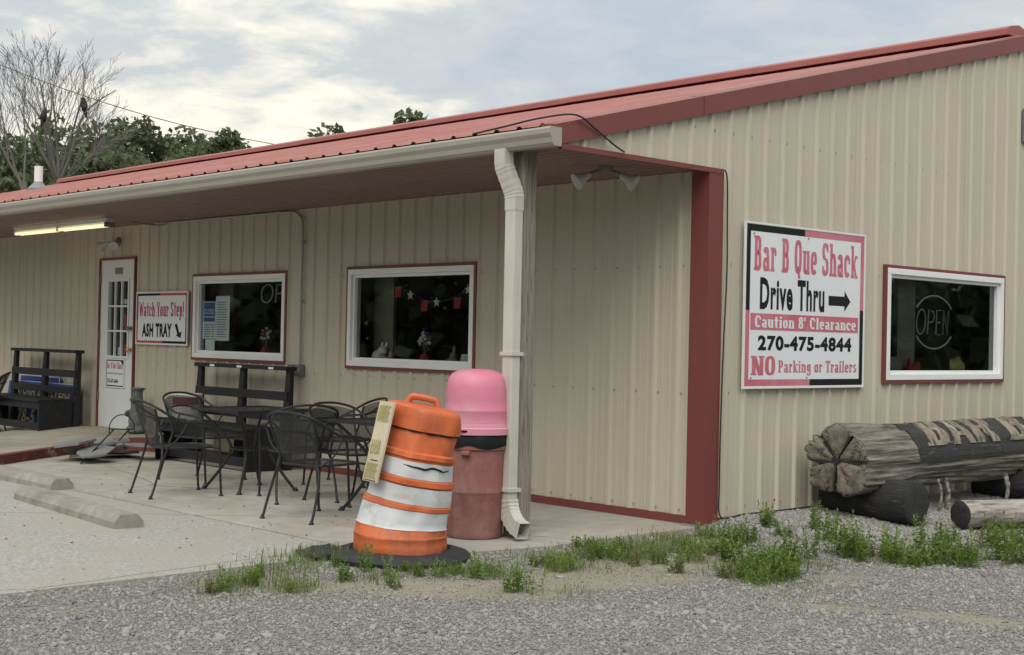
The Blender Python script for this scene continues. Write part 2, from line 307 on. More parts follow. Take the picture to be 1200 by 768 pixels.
class MB:
    def __init__(s): s.v = []; s.f = []; s.uv = None
    def add(s, vs, fs):
        b = len(s.v); s.v += [tuple(p) for p in vs]; s.f += [tuple(i+b for i in f) for f in fs]; return s
    def box(s, x0, x1, y0, y1, z0, z1):
        return s.add([(x0,y0,z0),(x1,y0,z0),(x1,y1,z0),(x0,y1,z0),(x0,y0,z1),(x1,y0,z1),(x1,y1,z1),(x0,y1,z1)],
                     [(0,3,2,1),(4,5,6,7),(0,1,5,4),(1,2,6,5),(2,3,7,6),(3,0,4,7)])
    def quad(s, a, b, c, d): return s.add([a, b, c, d], [(0,1,2,3)])
    def prism(s, poly, axis, a, b):
        """extrude a 2D polygon along an axis ('x': poly=(y,z), 'y': poly=(x,z), 'z': poly=(x,y))"""
        n = len(poly)
        def P(p, t): return {'x': (t, p[0], p[1]), 'y': (p[0], t, p[1]), 'z': (p[0], p[1], t)}[axis]
        return s.add([P(p, a) for p in poly]+[P(p, b) for p in poly],
                     [tuple(range(n))[::-1], tuple(range(n, 2*n))]+[(i, (i+1) % n, n+(i+1) % n, n+i) for i in range(n)])
    def tube(s, pts, r, seg=8, caps=True, closed=False):
        pts = [Vector(p) for p in pts]; n = len(pts); rs = r if isinstance(r, (list, tuple)) else [r]*n
        vs = []; up = None
        for i, p in enumerate(pts):
            if closed: t = pts[(i+1) % n]-pts[i-1]
            else: t = pts[min(i+1, n-1)]-pts[max(i-1, 0)]
            t.normalize()
            if up is None:
                up = Vector((0, 0, 1)) if abs(t.z) < 0.9 else Vector((1, 0, 0))
            a = (up - t*up.dot(t))
            if a.length < 1e-5: a = t.orthogonal()
            a.normalize(); up = a; b = t.cross(a)
            for k in range(seg):
                w = 2*math.pi*k/seg
                vs.append(p + (a*math.cos(w)+b*math.sin(w))*rs[i])
        fs = []
        for i in range(n if closed else n-1):
            j = (i+1) % n
            for k in range(seg):
                k2 = (k+1) % seg; fs.append((i*seg+k, i*seg+k2, j*seg+k2, j*seg+k))
        if caps and not closed: fs += [tuple(range(seg))[::-1], tuple((n-1)*seg+k for k in range(seg))]
        return s.add(vs, fs)
    def lathe(s, prof, seg=32, c=(0, 0), fn=None, caps=True):
        vs = []; n = len(prof)
        for r, z in prof:
            for k in range(seg):
                w = 2*math.pi*k/seg; p = (c[0]+r*math.cos(w), c[1]+r*math.sin(w), z)
                vs.append(fn(p, w) if fn else p)
        fs = [(i*seg+k, i*seg+(k+1) % seg, (i+1)*seg+(k+1) % seg, (i+1)*seg+k) for i in range(n-1) for k in range(seg)]
        if caps: fs += [tuple(range(seg))[::-1], tuple((n-1)*seg+k for k in range(seg))]
        return s.add(vs, fs)
    def ball(s, c, r, seg=14, rings=9):
        rr = r if isinstance(r, (tuple, list)) else (r, r, r)
        vs = []; fs = []
        for i in range(1, rings):
            a = math.pi*i/rings
            for k in range(seg):
                w = 2*math.pi*k/seg
                vs.append((c[0]+rr[0]*math.sin(a)*math.cos(w), c[1]+rr[1]*math.sin(a)*math.sin(w), c[2]+rr[2]*math.cos(a)))
        top = len(vs); vs += [(c[0], c[1], c[2]+rr[2]), (c[0], c[1], c[2]-rr[2])]
        for i in range(rings-2):
            for k in range(seg): fs.append((i*seg+k, (i+1)*seg+k, (i+1)*seg+(k+1) % seg, i*seg+(k+1) % seg))
        for k in range(seg):
            fs.append((top, k, (k+1) % seg)); fs.append((top+1, (rings-2)*seg+(k+1) % seg, (rings-2)*seg+k))
        return s.add(vs, fs)
    def xf(s, fn): s.v = [tuple(fn(Vector(p))) for p in s.v]; return s
    def mesh(s, name, mat, smooth=False, bevel=0.0):
        me = bpy.data.meshes.new(name); me.from_pydata(s.v, [], s.f)
        if s.uv:
            ul = me.uv_layers.new(name='UVMap')
            for lp in me.loops: ul.data[lp.index].uv = s.uv[lp.vertex_index]
        if bevel:
            bm = bmesh.new(); bm.from_mesh(me)
            bmesh.ops.remove_doubles(bm, verts=bm.verts, dist=1e-5)
            ed = [e for e in bm.edges if len(e.link_faces) == 2 and e.calc_face_angle(0) > 0.5]
            bmesh.ops.bevel(bm, geom=ed, offset=bevel, segments=2, affect='EDGES', profile=0.6, clamp_overlap=True)
            bm.to_mesh(me); bm.free()
        if mat: me.materials.append(mat)
        if smooth:
            me.shade_smooth()
            if smooth != 'all':
                me.set_sharp_from_angle(angle=R(40))
        return me
    def build(s, name, mat, parent=None, smooth=False, bevel=0.0, label=None):
        o = bpy.data.objects.new(name, s.mesh(name, mat, smooth, bevel)); link(o, parent)
        if label: o['label'] = label
        return o

def smooth_path(pts, n=6, closed=False):
    """Catmull-Rom through the points"""
    P = [Vector(p) for p in pts]; out = []
    m_ = len(P)
    for i in range(m_ if closed else m_-1):
        if closed: a, b, c, d = P[i-1], P[i], P[(i+1) % m_], P[(i+2) % m_]
        else: a, b, c, d = P[max(i-1, 0)], P[i], P[i+1], P[min(i+2, m_-1)]
        for k in range(n):
            t = k/n
            out.append(0.5*((2*b)+(c-a)*t+(2*a-5*b+4*c-d)*t*t+(3*b-a-3*c+d)*t*t*t))
    if not closed: out.append(P[-1])
    return out

# ------------------------------------------------------------------ lettering
def arc(cx, cy, rx, ry, a0, a1, sx, sy, n=14):
    """ring piece, thick sx at the sides and sy at top and bottom"""
    out = []
    for i in range(n):
        q = []
        for a in (a0+(a1-a0)*i/n, a0+(a1-a0)*(i+1)/n):
            w = R(a); c_, s_ = math.cos(w), math.sin(w)
            e_ = 0.72; cc = math.copysign(abs(c_)**e_, c_); ss = math.copysign(abs(s_)**e_, s_)
            q.append(((cx+rx*cc, cy+ry*ss), (cx+(rx-sx)*cc, cy+(ry-sy)*ss)))
        out.append([q[0][0], q[1][0], q[1][1], q[0][1]])
    return out
def rc(x0, x1, y0, y1): return [[(x0, y0), (x1, y0), (x1, y1), (x0, y1)]]
def ln(x0, y0, x1, y1, w): return [[(x0-w/2, y0), (x0+w/2, y0), (x1+w/2, y1), (x1-w/2, y1)]]
S_, T_ = 0.20, 0.135
def stem(x, y0, y1, bot=True, top=True, l=0.055, r=0.055):
    o = rc(x, x+S_, y0, y1)
    if bot: o += rc(x-l, x, y0, y0+0.09)+rc(x+S_, x+S_+r, y0, y0+0.09)
    if top: o += rc(x-l, x, y1-0.09, y1)+(rc(x+S_, x+S_+r, y1-0.09, y1) if top == 2 else [])
    return o
XH = 0.70
def slab(ch):
    s, t = S_, T_
    if ch == 'B': return stem(.06,0,1,1,1,r=0)+rc(.23,.30,1-t,1)+rc(.23,.30,.46,.46+t)+rc(.23,.30,0,t)+arc(.30,.73,.22,.27,-90,90,s,t)+arc(.30,.29,.25,.29,-90,90,s,t), .60
    if ch == 'P': return stem(.06,0,1,1,1)+rc(.23,.30,1-t,1)+rc(.23,.30,.40,.40+t)+arc(.30,.70,.25,.30,-90,90,s,t), .60
    if ch == 'D': return stem(.06,0,1,1,1,r=0)+rc(.23,.28,1-t,1)+rc(.23,.28,0,t)+arc(.28,.5,.29,.5,-90,90,s,t), .62
    if ch == 'O': return arc(.29,.5,.28,.5,0,360,s,t,30), .60
    if ch == 'Q': return arc(.29,.5,.28,.5,0,360,s,t,30)+ln(.40,-.14,.28,.22,.15), .60
    if ch == 'C': return arc(.29,.5,.28,.5,42,318,s,t,24)+rc(.42,.56,.64,.86), .60
    if ch == 'S': return arc(.28,.735,.26,.265,20,270,s,t)+arc(.28,.27,.26,.27,-160,90,s,t)+rc(.40,.53,.72,.92)+rc(.03,.16,.08,.30), .57
    if ch == 'N': return stem(.06,0,1,1,1)+stem(.47,0,1,0,2)+ln(.50,0,.18,1,.2), .70
    if ch == 'T': return stem(.21,0,1,1,0)+rc(.0,.59,1-t,1)+rc(.0,.10,.74,1-t)+rc(.49,.59,.74,1-t), .60
    if ch == 'W': return ln(.22,0,.08,1,.17)+ln(.22,0,.40,.9,.13)+ln(.58,0,.40,.9,.17)+ln(.58,0,.74,1,.13)+rc(-.03,.20,.91,1)+rc(.62,.84,.91,1), .84
    if ch == 'Y': return stem(.23,0,.45,1,0)+ln(.29,.42,.09,1,.17)+ln(.34,.42,.53,1,.14)+rc(-.02,.20,.91,1)+rc(.43,.64,.91,1), .62
    if ch == 'a': return stem(.30,0,.45,0,0)+rc(.47,.53,0,.09)+arc(.25,.45,.22,.25,0,160,s,t)+arc(.25,.20,.22,.20,20,340,s*.9,t), .54
    if ch == 'r': return stem(.06,0,XH,1,1)+arc(.29,.44,.14,.26,20,140,.09,t)+rc(.31,.44,.46,.62), .46
    if ch == 'u': return stem(.06,.10,XH,0,1)+stem(.34,0,XH,0,1)+rc(.51,.57,0,.09)+arc(.25,.20,.19,.20,180,330,s,t), .58
    if ch == 'e': return arc(.27,.35,.25,.35,0,320,s,t,24)+rc(.12,.46,.31,.31+.1), .54
    if ch == 'h': return stem(.06,0,1,1,1)+stem(.36,0,.48,1,0)+arc(.34,.46,.19,.24,0,150,s,t), .60
    if ch == 'n': return stem(.06,0,XH,1,1)+stem(.36,0,.48,1,0)+arc(.34,.46,.19,.24,0,150,s,t), .60
    if ch == 'c': return arc(.27,.35,.25,.35,38,322,s,t,24)+rc(.38,.51,.42,.60), .53
    if ch == 'k': return stem(.06,0,1,1,1)+ln(.22,.30,.44,XH,.13)+ln(.47,0,.27,.42,.17)+rc(.36,.57,XH-.08,XH)+rc(.38,.58,0,.08), .59
    if ch == 't': return rc(.12,.12+s,.12,.92)+rc(.02,.42,XH-.11,XH)+arc(.29,.17,.17,.17,180,300,s,t), .44
    if ch == 'i': return stem(.07,0,XH,1,1)+rc(.07,.07+s,.80,.97), .32
    if ch == 'l': return stem(.07,0,1,1,1), .32
    if ch == 'o': return arc(.27,.35,.25,.35,0,360,s,t,26), .54
    if ch == 'g': return arc(.25,.40,.22,.30,0,360,s,t,24)+rc(.33,.33+s,-.05,XH)+arc(.27,-.05,.23,.20,180,360,s*.8,t), .56
    if ch == 's': return arc(.24,.52,.21,.18,10,270,s*.85,t)+arc(.24,.19,.21,.19,-170,90,s*.85,t), .48
    if ch == 'p': return stem(.06,-.24,XH,1,1)+arc(.27,.35,.25,.35,-140,140,s,t,24), .58
    if ch == '8': return arc(.27,.74,.23,.26,0,360,s,t,24)+arc(.27,.27,.25,.27,0,360,s,t,24), .54
    if ch == "'": return ln(.10,.68,.10,1,.13), .22
    if ch == '!': return ln(.11,.27,.11,1,.17)+rc(.03,.19,0,.17), .26
    if ch == 'A': return ln(.06,0,.25,1,.17)+ln(.50,0,.31,1,.17)+rc(.14,.42,.24,.35), .58
    if ch == 'R': return rc(.04,.21,0,1)+rc(.21,.28,.88,1)+rc(.21,.28,.42,.54)+arc(.28,.71,.24,.29,-90,90,s,t)+ln(.46,0,.30,.48,.18), .58
    return [], .30
def slab_text(txt):
    """polygons of a condensed slab-serif line"""
    out = []; x = 0
    for ch in txt:
        if ch == ' ': x += .34; continue
        q, w = slab(ch)
        out += [[(px+x, py) for px, py in p] for p in q]; x += w+.045
    return out
def letters(polys, key=None):
    """split a line of lettering into its separate letters"""
    if key: return [[polys[i] for i in g] for g in key]
    par = {}
    def find(a):
        while par[a] != a: a = par[a]
        return a
    for q in polys:
        k = [(round(p[0], 4), round(p[1], 4)) for p in q]
        for a in k: par.setdefault(a, a)
        for a in k[1:]: par[find(a)] = find(k[0])
    out = {}
    for q in polys: out.setdefault(find((round(q[0][0], 4), round(q[0][1], 4))), []).append(q)
    return list(out.values())
def slab_key(txt):
    out = []; n = 0
    for ch in txt:
        if ch == ' ': continue
        k = len(slab(ch)[0]); out.append(list(range(n, n+k))); n += k
    return out
def sans_text(txt, bold=0.03):
    """polygons of a bold sans line from Blender's own font"""
    cu = bpy.data.curves.new('tmp', 'FONT'); cu.body = txt; cu.offset = bold; cu.resolution_u = 3; cu.space_character = 1.12
    ob = bpy.data.objects.new('tmp', cu)
    me = bpy.data.meshes.new_from_object(ob)
    vs = [(v.co.x, v.co.y) for v in me.vertices]
    out = [[vs[i] for i in p.vertices] for p in me.polygons]
    bpy.data.objects.remove(ob); bpy.data.curves.remove(cu); bpy.data.meshes.remove(me)
    return out
def fit(polys, x0, x1, y0=None, y1=None, ymin=None, ymax=None):
    xs = [p[0] for q in polys for p in q]; ys = [p[1] for q in polys for p in q]
    a, b = min(xs), max(xs); c = min(ys) if ymin is None else ymin; d = max(ys) if ymax is None else ymax
    return [[(x0+(p[0]-a)/(b-a)*(x1-x0), y0+(p[1]-c)/(d-c)*(y1-y0)) for p in q] for q in polys]
def print_on(polys, fn, name, mat, parent, layer=0.00012):
    """lay 2D polygons on a surface: fn(u, v, lift) -> 3D point"""
    mb = MB()
    for i, q in enumerate(polys):
        mb.add([fn(u, v, (i % 9)*layer) for u, v in q], [tuple(range(len(q)))])
    return mb.build(name, mat, parent)

# ------------------------------------------------------------------ ground
def ss(a, b, x): 
    t = min(1, max(0, (x-a)/(b-a))); return t*t*(3-2*t)
def gz(x, y):
    """height of the gravel"""
    h = -0.022 + 0.016*noise.noise(Vector((x*0.8, y*0.8, 3.1))) + 0.008*noise.noise(Vector((x*3, y*3, 1.7)))
    h += 0.055*ss(1.1, 0.15, x)*ss(-0.3, 0.4, y)*(1-ss(7.0, 9.0, y))
    h += 0.010*ss(0.55, 0.1, abs(x+0.1))*ss(-4.2, -3, y)
    return h
def dirtiness(x, y):
    """sandy worn patches in the gravel"""
    d = 0.0
    for cx, cy, a, b, th, s in ((0.30, -3.70, 0.6, 0.22, 0.87, 0.62), (0.72, -3.10, 0.75, 0.33, 0.87, 0.80), (0.98, -2.30, 0.8, 0.36, 1.1, 0.82), (0.95, -1.50, 0.7, 0.36, 1.2, 0.78), (0.55, -0.75, 0.6, 0.22, 0.9, 0.5),
                                (2.30, -1.85, 0.5, 0.13, 0.55, 0.66), (2.95, -1.52, 0.6, 0.14, 0.40, 0.68), (1.9, -0.9, 0.5, 0.16, 0.7, 0.45), (-0.15, -3.75, 0.35, 0.22, 1.2, 0.5), (0.05, -5.0, 0.5, 0.25, 1.3, 0.42)):
        dx, dy = x-cx, y-cy; u = dx*math.cos(th)+dy*math.sin(th); v = -dx*math.sin(th)+dy*math.cos(th)
        q = (u/a)**2+(v/b)**2
        d = max(d, s*math.exp(-q*0.9))
    d += 0.20*noise.noise(Vector((x*1.1, y*1.1, 9.2)))+.10*noise.noise(Vector((x*.5+y*.35, (y*.7-x)*1.6, 4.2)))
    return max(0, d)
MB().quad((-350, -350, -0.14), (350, -350, -0.14), (350, 350, -0.14), (-350, 350, -0.14)).build('ground', ground_m)['kind'] = 'structure'
def grid_mesh(xs, ys):
    vs = [(x, y, gz(x, y)) for y in ys for x in xs]; nx = len(xs)
    fs = [(j*nx+i, j*nx+i+1, (j+1)*nx+i+1, (j+1)*nx+i) for j in range(len(ys)-1) for i in range(nx-1)]
    return vs, fs
xs = [-30, -22, -15, -8, -3]+[-1.0+0.07*i for i in range(76)]+[4.5, 5, 6, 8, 11, 15, 22]
ys = [-26, -18, -13, -10, -8, -7]+[-6.5+0.07*i for i in range(150)]+[4.2, 5, 6, 8, 10, 13, 18]
vs, fs = grid_mesh(xs, ys)
me = bpy.data.meshes.new('gravel_lot'); me.from_pydata(vs, [], fs); me.materials.append(gravel_m)
at = me.attributes.new('dirt', 'FLOAT', 'POINT')
at.data.foreach_set('value', [dirtiness(v[0], v[1]) for v in vs])
me.shade_smooth(); lot = link(bpy.data.objects.new('gravel_lot', me)); lot['kind'] = 'structure'

SLAB_EDGE = [(0.03, 0.05), (0.05, -0.33), (0.01, -0.8), (0.02, -1.16), (0.06, -1.62), (-0.03, -2.05), (-0.10, -2.45), (-0.33, -2.75)]
SLAB_EDGE2 = [(-0.33, -2.756), (-0.43, -3.05), (-0.47, -3.35), (-0.46, -4.15), (-0.45, -5.15), (-0.46, -6.0), (-0.46, -7.0), (-0.46, -9.0)]
def slab_x(y):
    E = SLAB_EDGE+SLAB_EDGE2
    for (x0, y0), (x1, y1) in zip(E, E[1:]):
        if y1 <= y <= y0 and y0 != y1: return x0+(x1-x0)*(y0-y)/(y0-y1)
    return 0.03 if y > -1 else -0.46
def rough_edge(E):
    out = []
    for (x0, y0), (x1, y1) in zip(E, E[1:]):
        for k in range(10):
            t = k/10; x, y = x0+(x1-x0)*t, y0+(y1-y0)*t
            out.append((x+0.012*noise.noise(Vector((x*9, y*9, 0))), y))
    out.append(E[-1]); return out
MB().prism(rough_edge(SLAB_EDGE)+[(-14.5, -2.75), (-14.5, 0.05)], 'z', -0.12, 0.0).build('porch_slab', concrete_m)['kind'] = 'structure'
MB().prism(rough_edge(SLAB_EDGE2)+[(-14.5, -9.0), (-14.5, -2.757)], 'z', -0.12, -0.006).build('parking_apron', aggr_m)['kind'] = 'structure'

# raised sidewalk at the door with a red painted kerb, falling away to the left
KB = [(-7.50, -0.12), (-7.66, -0.33), (-7.92, -0.50), (-8.02, -0.72), (-7.96, -1.0), (-7.62, -1.55), (-7.0, -2.4), (-6.6, -3.0)]
kb = [tuple(p)[:2] for p in smooth_path([(x, y, 0) for x, y in KB], 5)]
def plat_z(x, y):
    t = ss(-1.2, -0.1, y); w = 0.095+0.075*t
    return w - ss(-9.6, -12.6, x)*0.21
mb = MB(); mk = MB()
rows = []
for x, y in kb:
    row = []
    for i in range(11):
        t = i/10; px = x+(-14.4-x)*t**1.3
        py = y*(1-t) + (0.04 if y > -1.0 else y)*t
        row.append((px, py, plat_z(px, py)))
    rows.append(row)
# fill up to the wall
rows = [[(p[0], 0.04, plat_z(p[0], 0.04)) for p in rows[0]]]+rows
nn = 11
mb.add([p for r_ in rows for p in r_], [(j*nn+i, j*nn+i+1, (j+1)*nn+i+1, (j+1)*nn+i) for j in range(len(rows)-1) for i in range(nn-1)])
side = mb.build('sidewalk', plat_m, smooth='all'); side['kind'] = 'structure'
for i, (x, y) in enumerate(kb[:-1]):
    x2, y2 = kb[i+1]
    d = Vector((x2-x, y2-y)).normalized(); nrm = Vector((-d.y, d.x)) if (-d.y) > 0 else Vector((d.y, -d.x))
    zt, zt2 = plat_z(x, y), plat_z(x2, y2)
    o = 0.004
    mk.add([(x+nrm.x*o, y+nrm.y*o, -0.02), (x2+nrm.x*o, y2+nrm.y*o, -0.02), (x2+nrm.x*o, y2+nrm.y*o, zt2+.003), (x+nrm.x*o, y+nrm.y*o, zt+.003),
            (x-nrm.x*.10, y-nrm.y*.10, zt+.003), (x2-nrm.x*.10, y2-nrm.y*.10, zt2+.003)], [(0, 1, 2, 3), (3, 2, 5, 4)])
mk.v = mk.v
kerb = mk.build('kerb', kerb_m, side, label='worn dark red painted kerb face of the sidewalk')

# ------------------------------------------------------------------ building
HS = 2.66
SLP = 0.2563
RIDGE_Y = 4.97
XL = -21.0
def rake_bot(y): return 2.673+SLP*(min(y, 2*RIDGE_Y-y)+1.60)
def roof_z(y): return 2.803+SLP*(y+1.64)
bld = empty('restaurant_building', (0, 0, 0), 'long low beige metal-sided restaurant with faded red metal roof and open porch', 'building')
W2 = (-4.475, -2.561, 1.046, 2.042); W1 = (-7.419, -5.519, 1.058, 2.030); SW = (2.406, 4.538, 1.048, 2.080); DR = (-9.72, -8.78, 0.165, 2.276)
TR = 0.028
openF = [(a+TR, b-TR, c+TR, d-TR) for a, b, c, d in (W2, W1)]+[(DR[0]+TR, DR[1]-TR, -1, DR[3]-TR)]
openS = [(SW[0]+TR, SW[1]-TR, SW[2]+TR, SW[3]-TR)]
PITCH = 0.2286
def ribs_in(u0, u1, phase):
    k = math.floor((u0-phase)/PITCH)-1; out = []
    while phase+k*PITCH < u1+PITCH:
        out.append(phase+k*PITCH); k += 1
    return out
def rib_sheet(mb, u0, u1, phase, zb, zt, openings, fn, minor=True, rib=0.022, sub=None):
    """ribbed sheet between u0 and u1: zb(u)..zt(u) with rectangular openings, fn(u, depth, z) -> point"""
    prof = []
    for c in ribs_in(u0, u1, phase):
        prof += [(c-.030, 0), (c-.013, rib), (c+.013, rib), (c+.030, 0)]
        if minor:
            for mm in (.078, .150): prof += [(c+mm-.010, 0), (c+mm-.004, .002), (c+mm+.004, .002), (c+mm+.010, 0)]
    prof.sort(); pu = [p[0] for p in prof]; pd = [p[1] for p in prof]
    us = set([u0, u1]+[u for u in pu if u0 < u < u1])
    for o in openings:
        for u in o[:2]:
            if u0 < u < u1: us.add(u)
    us = sorted(us); dep = [float(np.interp(u, pu, pd)) for u in us]
    for i in range(len(us)-1):
        a, b = us[i], us[i+1]
        if b-a < 1e-5: continue
        mid = (a+b)/2; segs = [(zb, zt)]
        for o in openings:
            if o[0] < mid < o[1]:
                ns = []
                for s0, s1 in segs:
                    if o[2] > s0(mid): ns.append((s0, (lambda u, q=o[2]: q)))
                    if o[3] < s1(mid): ns.append(((lambda u, q=o[3]: q), s1))
                segs = ns
        for s0, s1 in segs:
            mb.quad(fn(a, dep[i], s0(a)), fn(b, dep[i+1], s0(b)), fn(b, dep[i+1], s1(b)), fn(a, dep[i], s1(a)))
def build_pieces(mb, name, mat, parent):
    """one object for each connected piece of the sheet"""
    key = {}; par = list(range(len(mb.v)))
    def find(i):
        while par[i] != i: par[i] = par[par[i]]; i = par[i]
        return i
    rid = [key.setdefault((round(v[0], 4), round(v[1], 4), round(v[2], 4)), i) for i, v in enumerate(mb.v)]
    for f in mb.f:
        for i in f[1:]: par[find(rid[i])] = find(rid[f[0]])
    groups = {}
    for f in mb.f: groups.setdefault(find(rid[f[0]]), []).append(f)
    for fs_ in groups.values():
        m2 = MB()
        for f in fs_: m2.add([mb.v[i] for i in f], [tuple(range(len(f)))])
        m2.build(name, mat, parent)
# front wall panels (facing -y)
PHX = -0.043; PW = PITCH*4
k = 0
edges = [0.0]+[PHX-PITCH*0.5-PW*i for i in range(1, 23)]
for a, b in zip(edges[1:], edges[:-1]):
    lap = 0.0009*(k % 2); k += 1
    mb = MB(); rib_sheet(mb, a, b, PHX, lambda u: -0.10, lambda u: HS-.002, openF, lambda u, d, z: (u, -d-lap, z))
    build_pieces(mb, 'wall_panel', wall_m, bld)
# gable wall panels (facing +x); the part over the porch stops at the soffit
PHY = 0.009
edges = [-1.60]+[PHY+PITCH*0.5+PW*i for i in range(-1, 13)]
edges = [e_ for e_ in edges if e_ < 11.4]+[11.5]
edges = sorted(set(edges+[0.0]))
for k, (a, b) in enumerate(zip(edges[:-1], edges[1:])):
    lap = 0.0009*(k % 2)
    zb = (lambda u: HS+.004) if b <= 0.001 else (lambda u: -0.12)
    mb = MB(); rib_sheet(mb, a, b, PHY, zb, lambda u: rake_bot(u)+0.05, openS, lambda u, d, z: (d+lap, u, z))
    build_pieces(mb, 'wall_panel', wall_m, bld)
# far walls so that the building is closed
mb = MB(); mb.quad((XL, 0, -.1), (XL, 11.5, -.1), (XL, 11.5, 2.7), (XL, 0, 2.7)); mb.add([(XL, -1.6, 2.66), (XL, 11.5, 2.66), (XL, RIDGE_Y, 4.35)], [(0, 1, 2)])
mb.quad((XL, 11.5, -.1), (0, 11.5, -.1), (0, 11.5, 2.7), (XL, 11.5, 2.7)); mb.build('rear_wall', wall_m, bld)
# screw heads
mb = MB()
def screw(p, ax):
    s = 0.0075
    if ax == 'y': mb.box(p[0]-s, p[0]+s, p[1]-.006, p[1], p[2]-s, p[2]+s)
    else: mb.box(p[0], p[0]+.006, p[1]-s, p[1]+s, p[2]-s, p[2]+s)
for c in ribs_in(-13, 0, PHX):
    x = c+0.045
    if not -13 < x < -0.15: continue
    for z in (0.10, 0.98, 1.947):
        if any(o[0]-.05 < x < o[1]+.05 and o[2]-.04 < z < o[3]+.04 for o in openF): continue
        screw((x, -.001, z), 'y')
for c in ribs_in(-1.4, 9, PHY):
    y = c+0.045
    for z in (0.12, 0.99, 1.97, 2.965, 3.9):
        if z > rake_bot(y)-.02 or (y < 0.17 and z < HS+.1) or y < -1.4: continue
        if any(o[0]-.05 < y < o[1]+.05 and o[2]-.04 < z < o[3]+.04 for o in openS): continue
        screw((.001, y, z), 'x')
mb.build('screw_head_rows', greymetal_m, bld)['kind'] = 'stuff'
# base trim, corner trim
MB().box(-7.3, -.131, -.030, -.001, 0.002, 0.062).build('base_trim', red_m, bld)
MB().box(0.001, .030, .131, 9.0, -.03, 0.05).build('base_trim', red_m, bld)
mb = MB(); mb.prism([(-.135, 0.0), (-.135, -.036), (.036, -.036), (.036, .135), (0.0, .135), (0.0, 0.0)], 'z', -0.02, HS+.012)
mb.build('corner_trim', red_m, bld, bevel=0.002)
MB().box(-.16, -.137, -.024, 0, .05, HS-.01).build('corner_flange', wall_m, bld)
# soffit with V grooves running along the building
mb = MB(); ys_ = np.linspace(-1.60, 0.0, 15)
for i in range(14):
    a, b = ys_[i], ys_[i+1]
    mb.quad((XL, a+.022, HS), (0.0, a+.022, HS), (0.0, b, HS), (XL, b, HS))
    mb.quad((XL, a, HS+.002), (0, a, HS+.002), (0, a+.011, HS+.026), (XL, a+.011, HS+.026)); mb.quad((XL, a+.011, HS+.026), (0, a+.011, HS+.026), (0, a+.022, HS), (XL, a+.022, HS))
mb.build('soffit', soffit_m, bld)
MB().box(XL, -.03, -1.60, -.01, HS+.03, HS+.05).build('soffit_backing', soffit_m, bld)
MB().box(0.001, 0.040, -1.60, 0.125, HS-.022, HS+.014).build('soffit_edge_trim', red_m, bld)
# roof
L_ = math.hypot(RIDGE_Y+1.66, SLP*(RIDGE_Y+1.66)); cs = (RIDGE_Y+1.66)/L_; sn = SLP*cs
def rooff(u, d, s): return (u, -1.66+s*cs-d*sn, roof_z(-1.66)+s*sn+d*cs)
k = 0; x1 = 0.02
while x1 > XL-.3:
    x0 = x1-PW; lap = 0.001*(k % 2); k += 1
    mb = MB(); rib_sheet(mb, x0, x1, -0.09, lambda u: 0.0, lambda u: L_, [], lambda u, d, s: rooff(u, d+lap, s), minor=False, rib=.016)
    mb.build('roof_panel', roof_m, bld); x1 = x0
mb = MB(); mb.quad((XL-.3, RIDGE_Y, roof_z(RIDGE_Y)), (.02, RIDGE_Y, roof_z(RIDGE_Y)), (.02, 2*RIDGE_Y+1.66, roof_z(-1.66)), (XL-.3, 2*RIDGE_Y+1.66, roof_z(-1.66)))
mb.build('rear_roof', roof_m, bld)
# dark closure under the roof edge
MB().box(XL, -.01, -1.63, -1.602, HS-.01, roof_z(-1.63)-.012).build('fascia', red_m, bld)
# rake trim in overlapping lengths
def rake_piece(y0, y1, proud):
    mb = MB(); p = proud
    def zt(y): return rake_bot(y)+.140
    sec = lambda y: [(.024+p, y, rake_bot(y)), (.046+p, y, rake_bot(y)), (.046+p, y, zt(y)), (-.10, y, zt(y)+.012+p), (-.10, y, zt(y)-.01), (.024+p, y, zt(y)-.02)]
    a, b = sec(y0), sec(y1); n = 6
    mb.add(a+b, [tuple(range(n)), tuple(range(2*n-1, n-1, -1))]+[(i, n+i, n+(i+1) % n, (i+1) % n) for i in range(n)])
    mb.build('rake_trim', red_m, bld)
rake_piece(-1.665, -0.10, 0.0); rake_piece(-0.13, 2.95, 0.005); rake_piece(2.92, RIDGE_Y, 0.0); rake_piece(RIDGE_Y+.001, 11.5, 0.003)
# ridge cap lengths
k = 0; x1 = -0.09
zr = roof_z(RIDGE_Y)
while x1 > XL-.2:
    x0 = max(x1-3.05, XL-.3); p = .004*(k % 2); k += 1
    prof = [(RIDGE_Y-.22, zr-.012+p), (RIDGE_Y-.26, zr-.020+p), (RIDGE_Y-.25, zr+.045+p), (RIDGE_Y-.16, zr+.085+p), (RIDGE_Y, zr+.115+p), (RIDGE_Y+.16, zr+.085+p), (RIDGE_Y+.25, zr+.045+p), (RIDGE_Y+.26, zr-.020+p)]
    MB().prism(prof, 'x', x0-.02, x1).build('ridge_cap', ridge_m, bld, bevel=0.004); x1 = x0
# gutter
gp = [(-1.632, 2.772), (-1.632, 2.648), (-1.705, 2.648), (-1.722, 2.668), (-1.728, 2.70), (-1.744, 2.728), (-1.746, 2.758), (-1.738, 2.772), (-1.728, 2.766), (-1.728, 2.70), (-1.704, 2.664), (-1.642, 2.664), (-1.642, 2.772)]
gut = MB().prism(gp, 'x', XL-.1, 0.062).build('gutter', gutter_m, bld)
MB().prism(gp[:8], 'x', 0.0625, 0.0665).build('gutter_end_cap', gutter_m, gut)
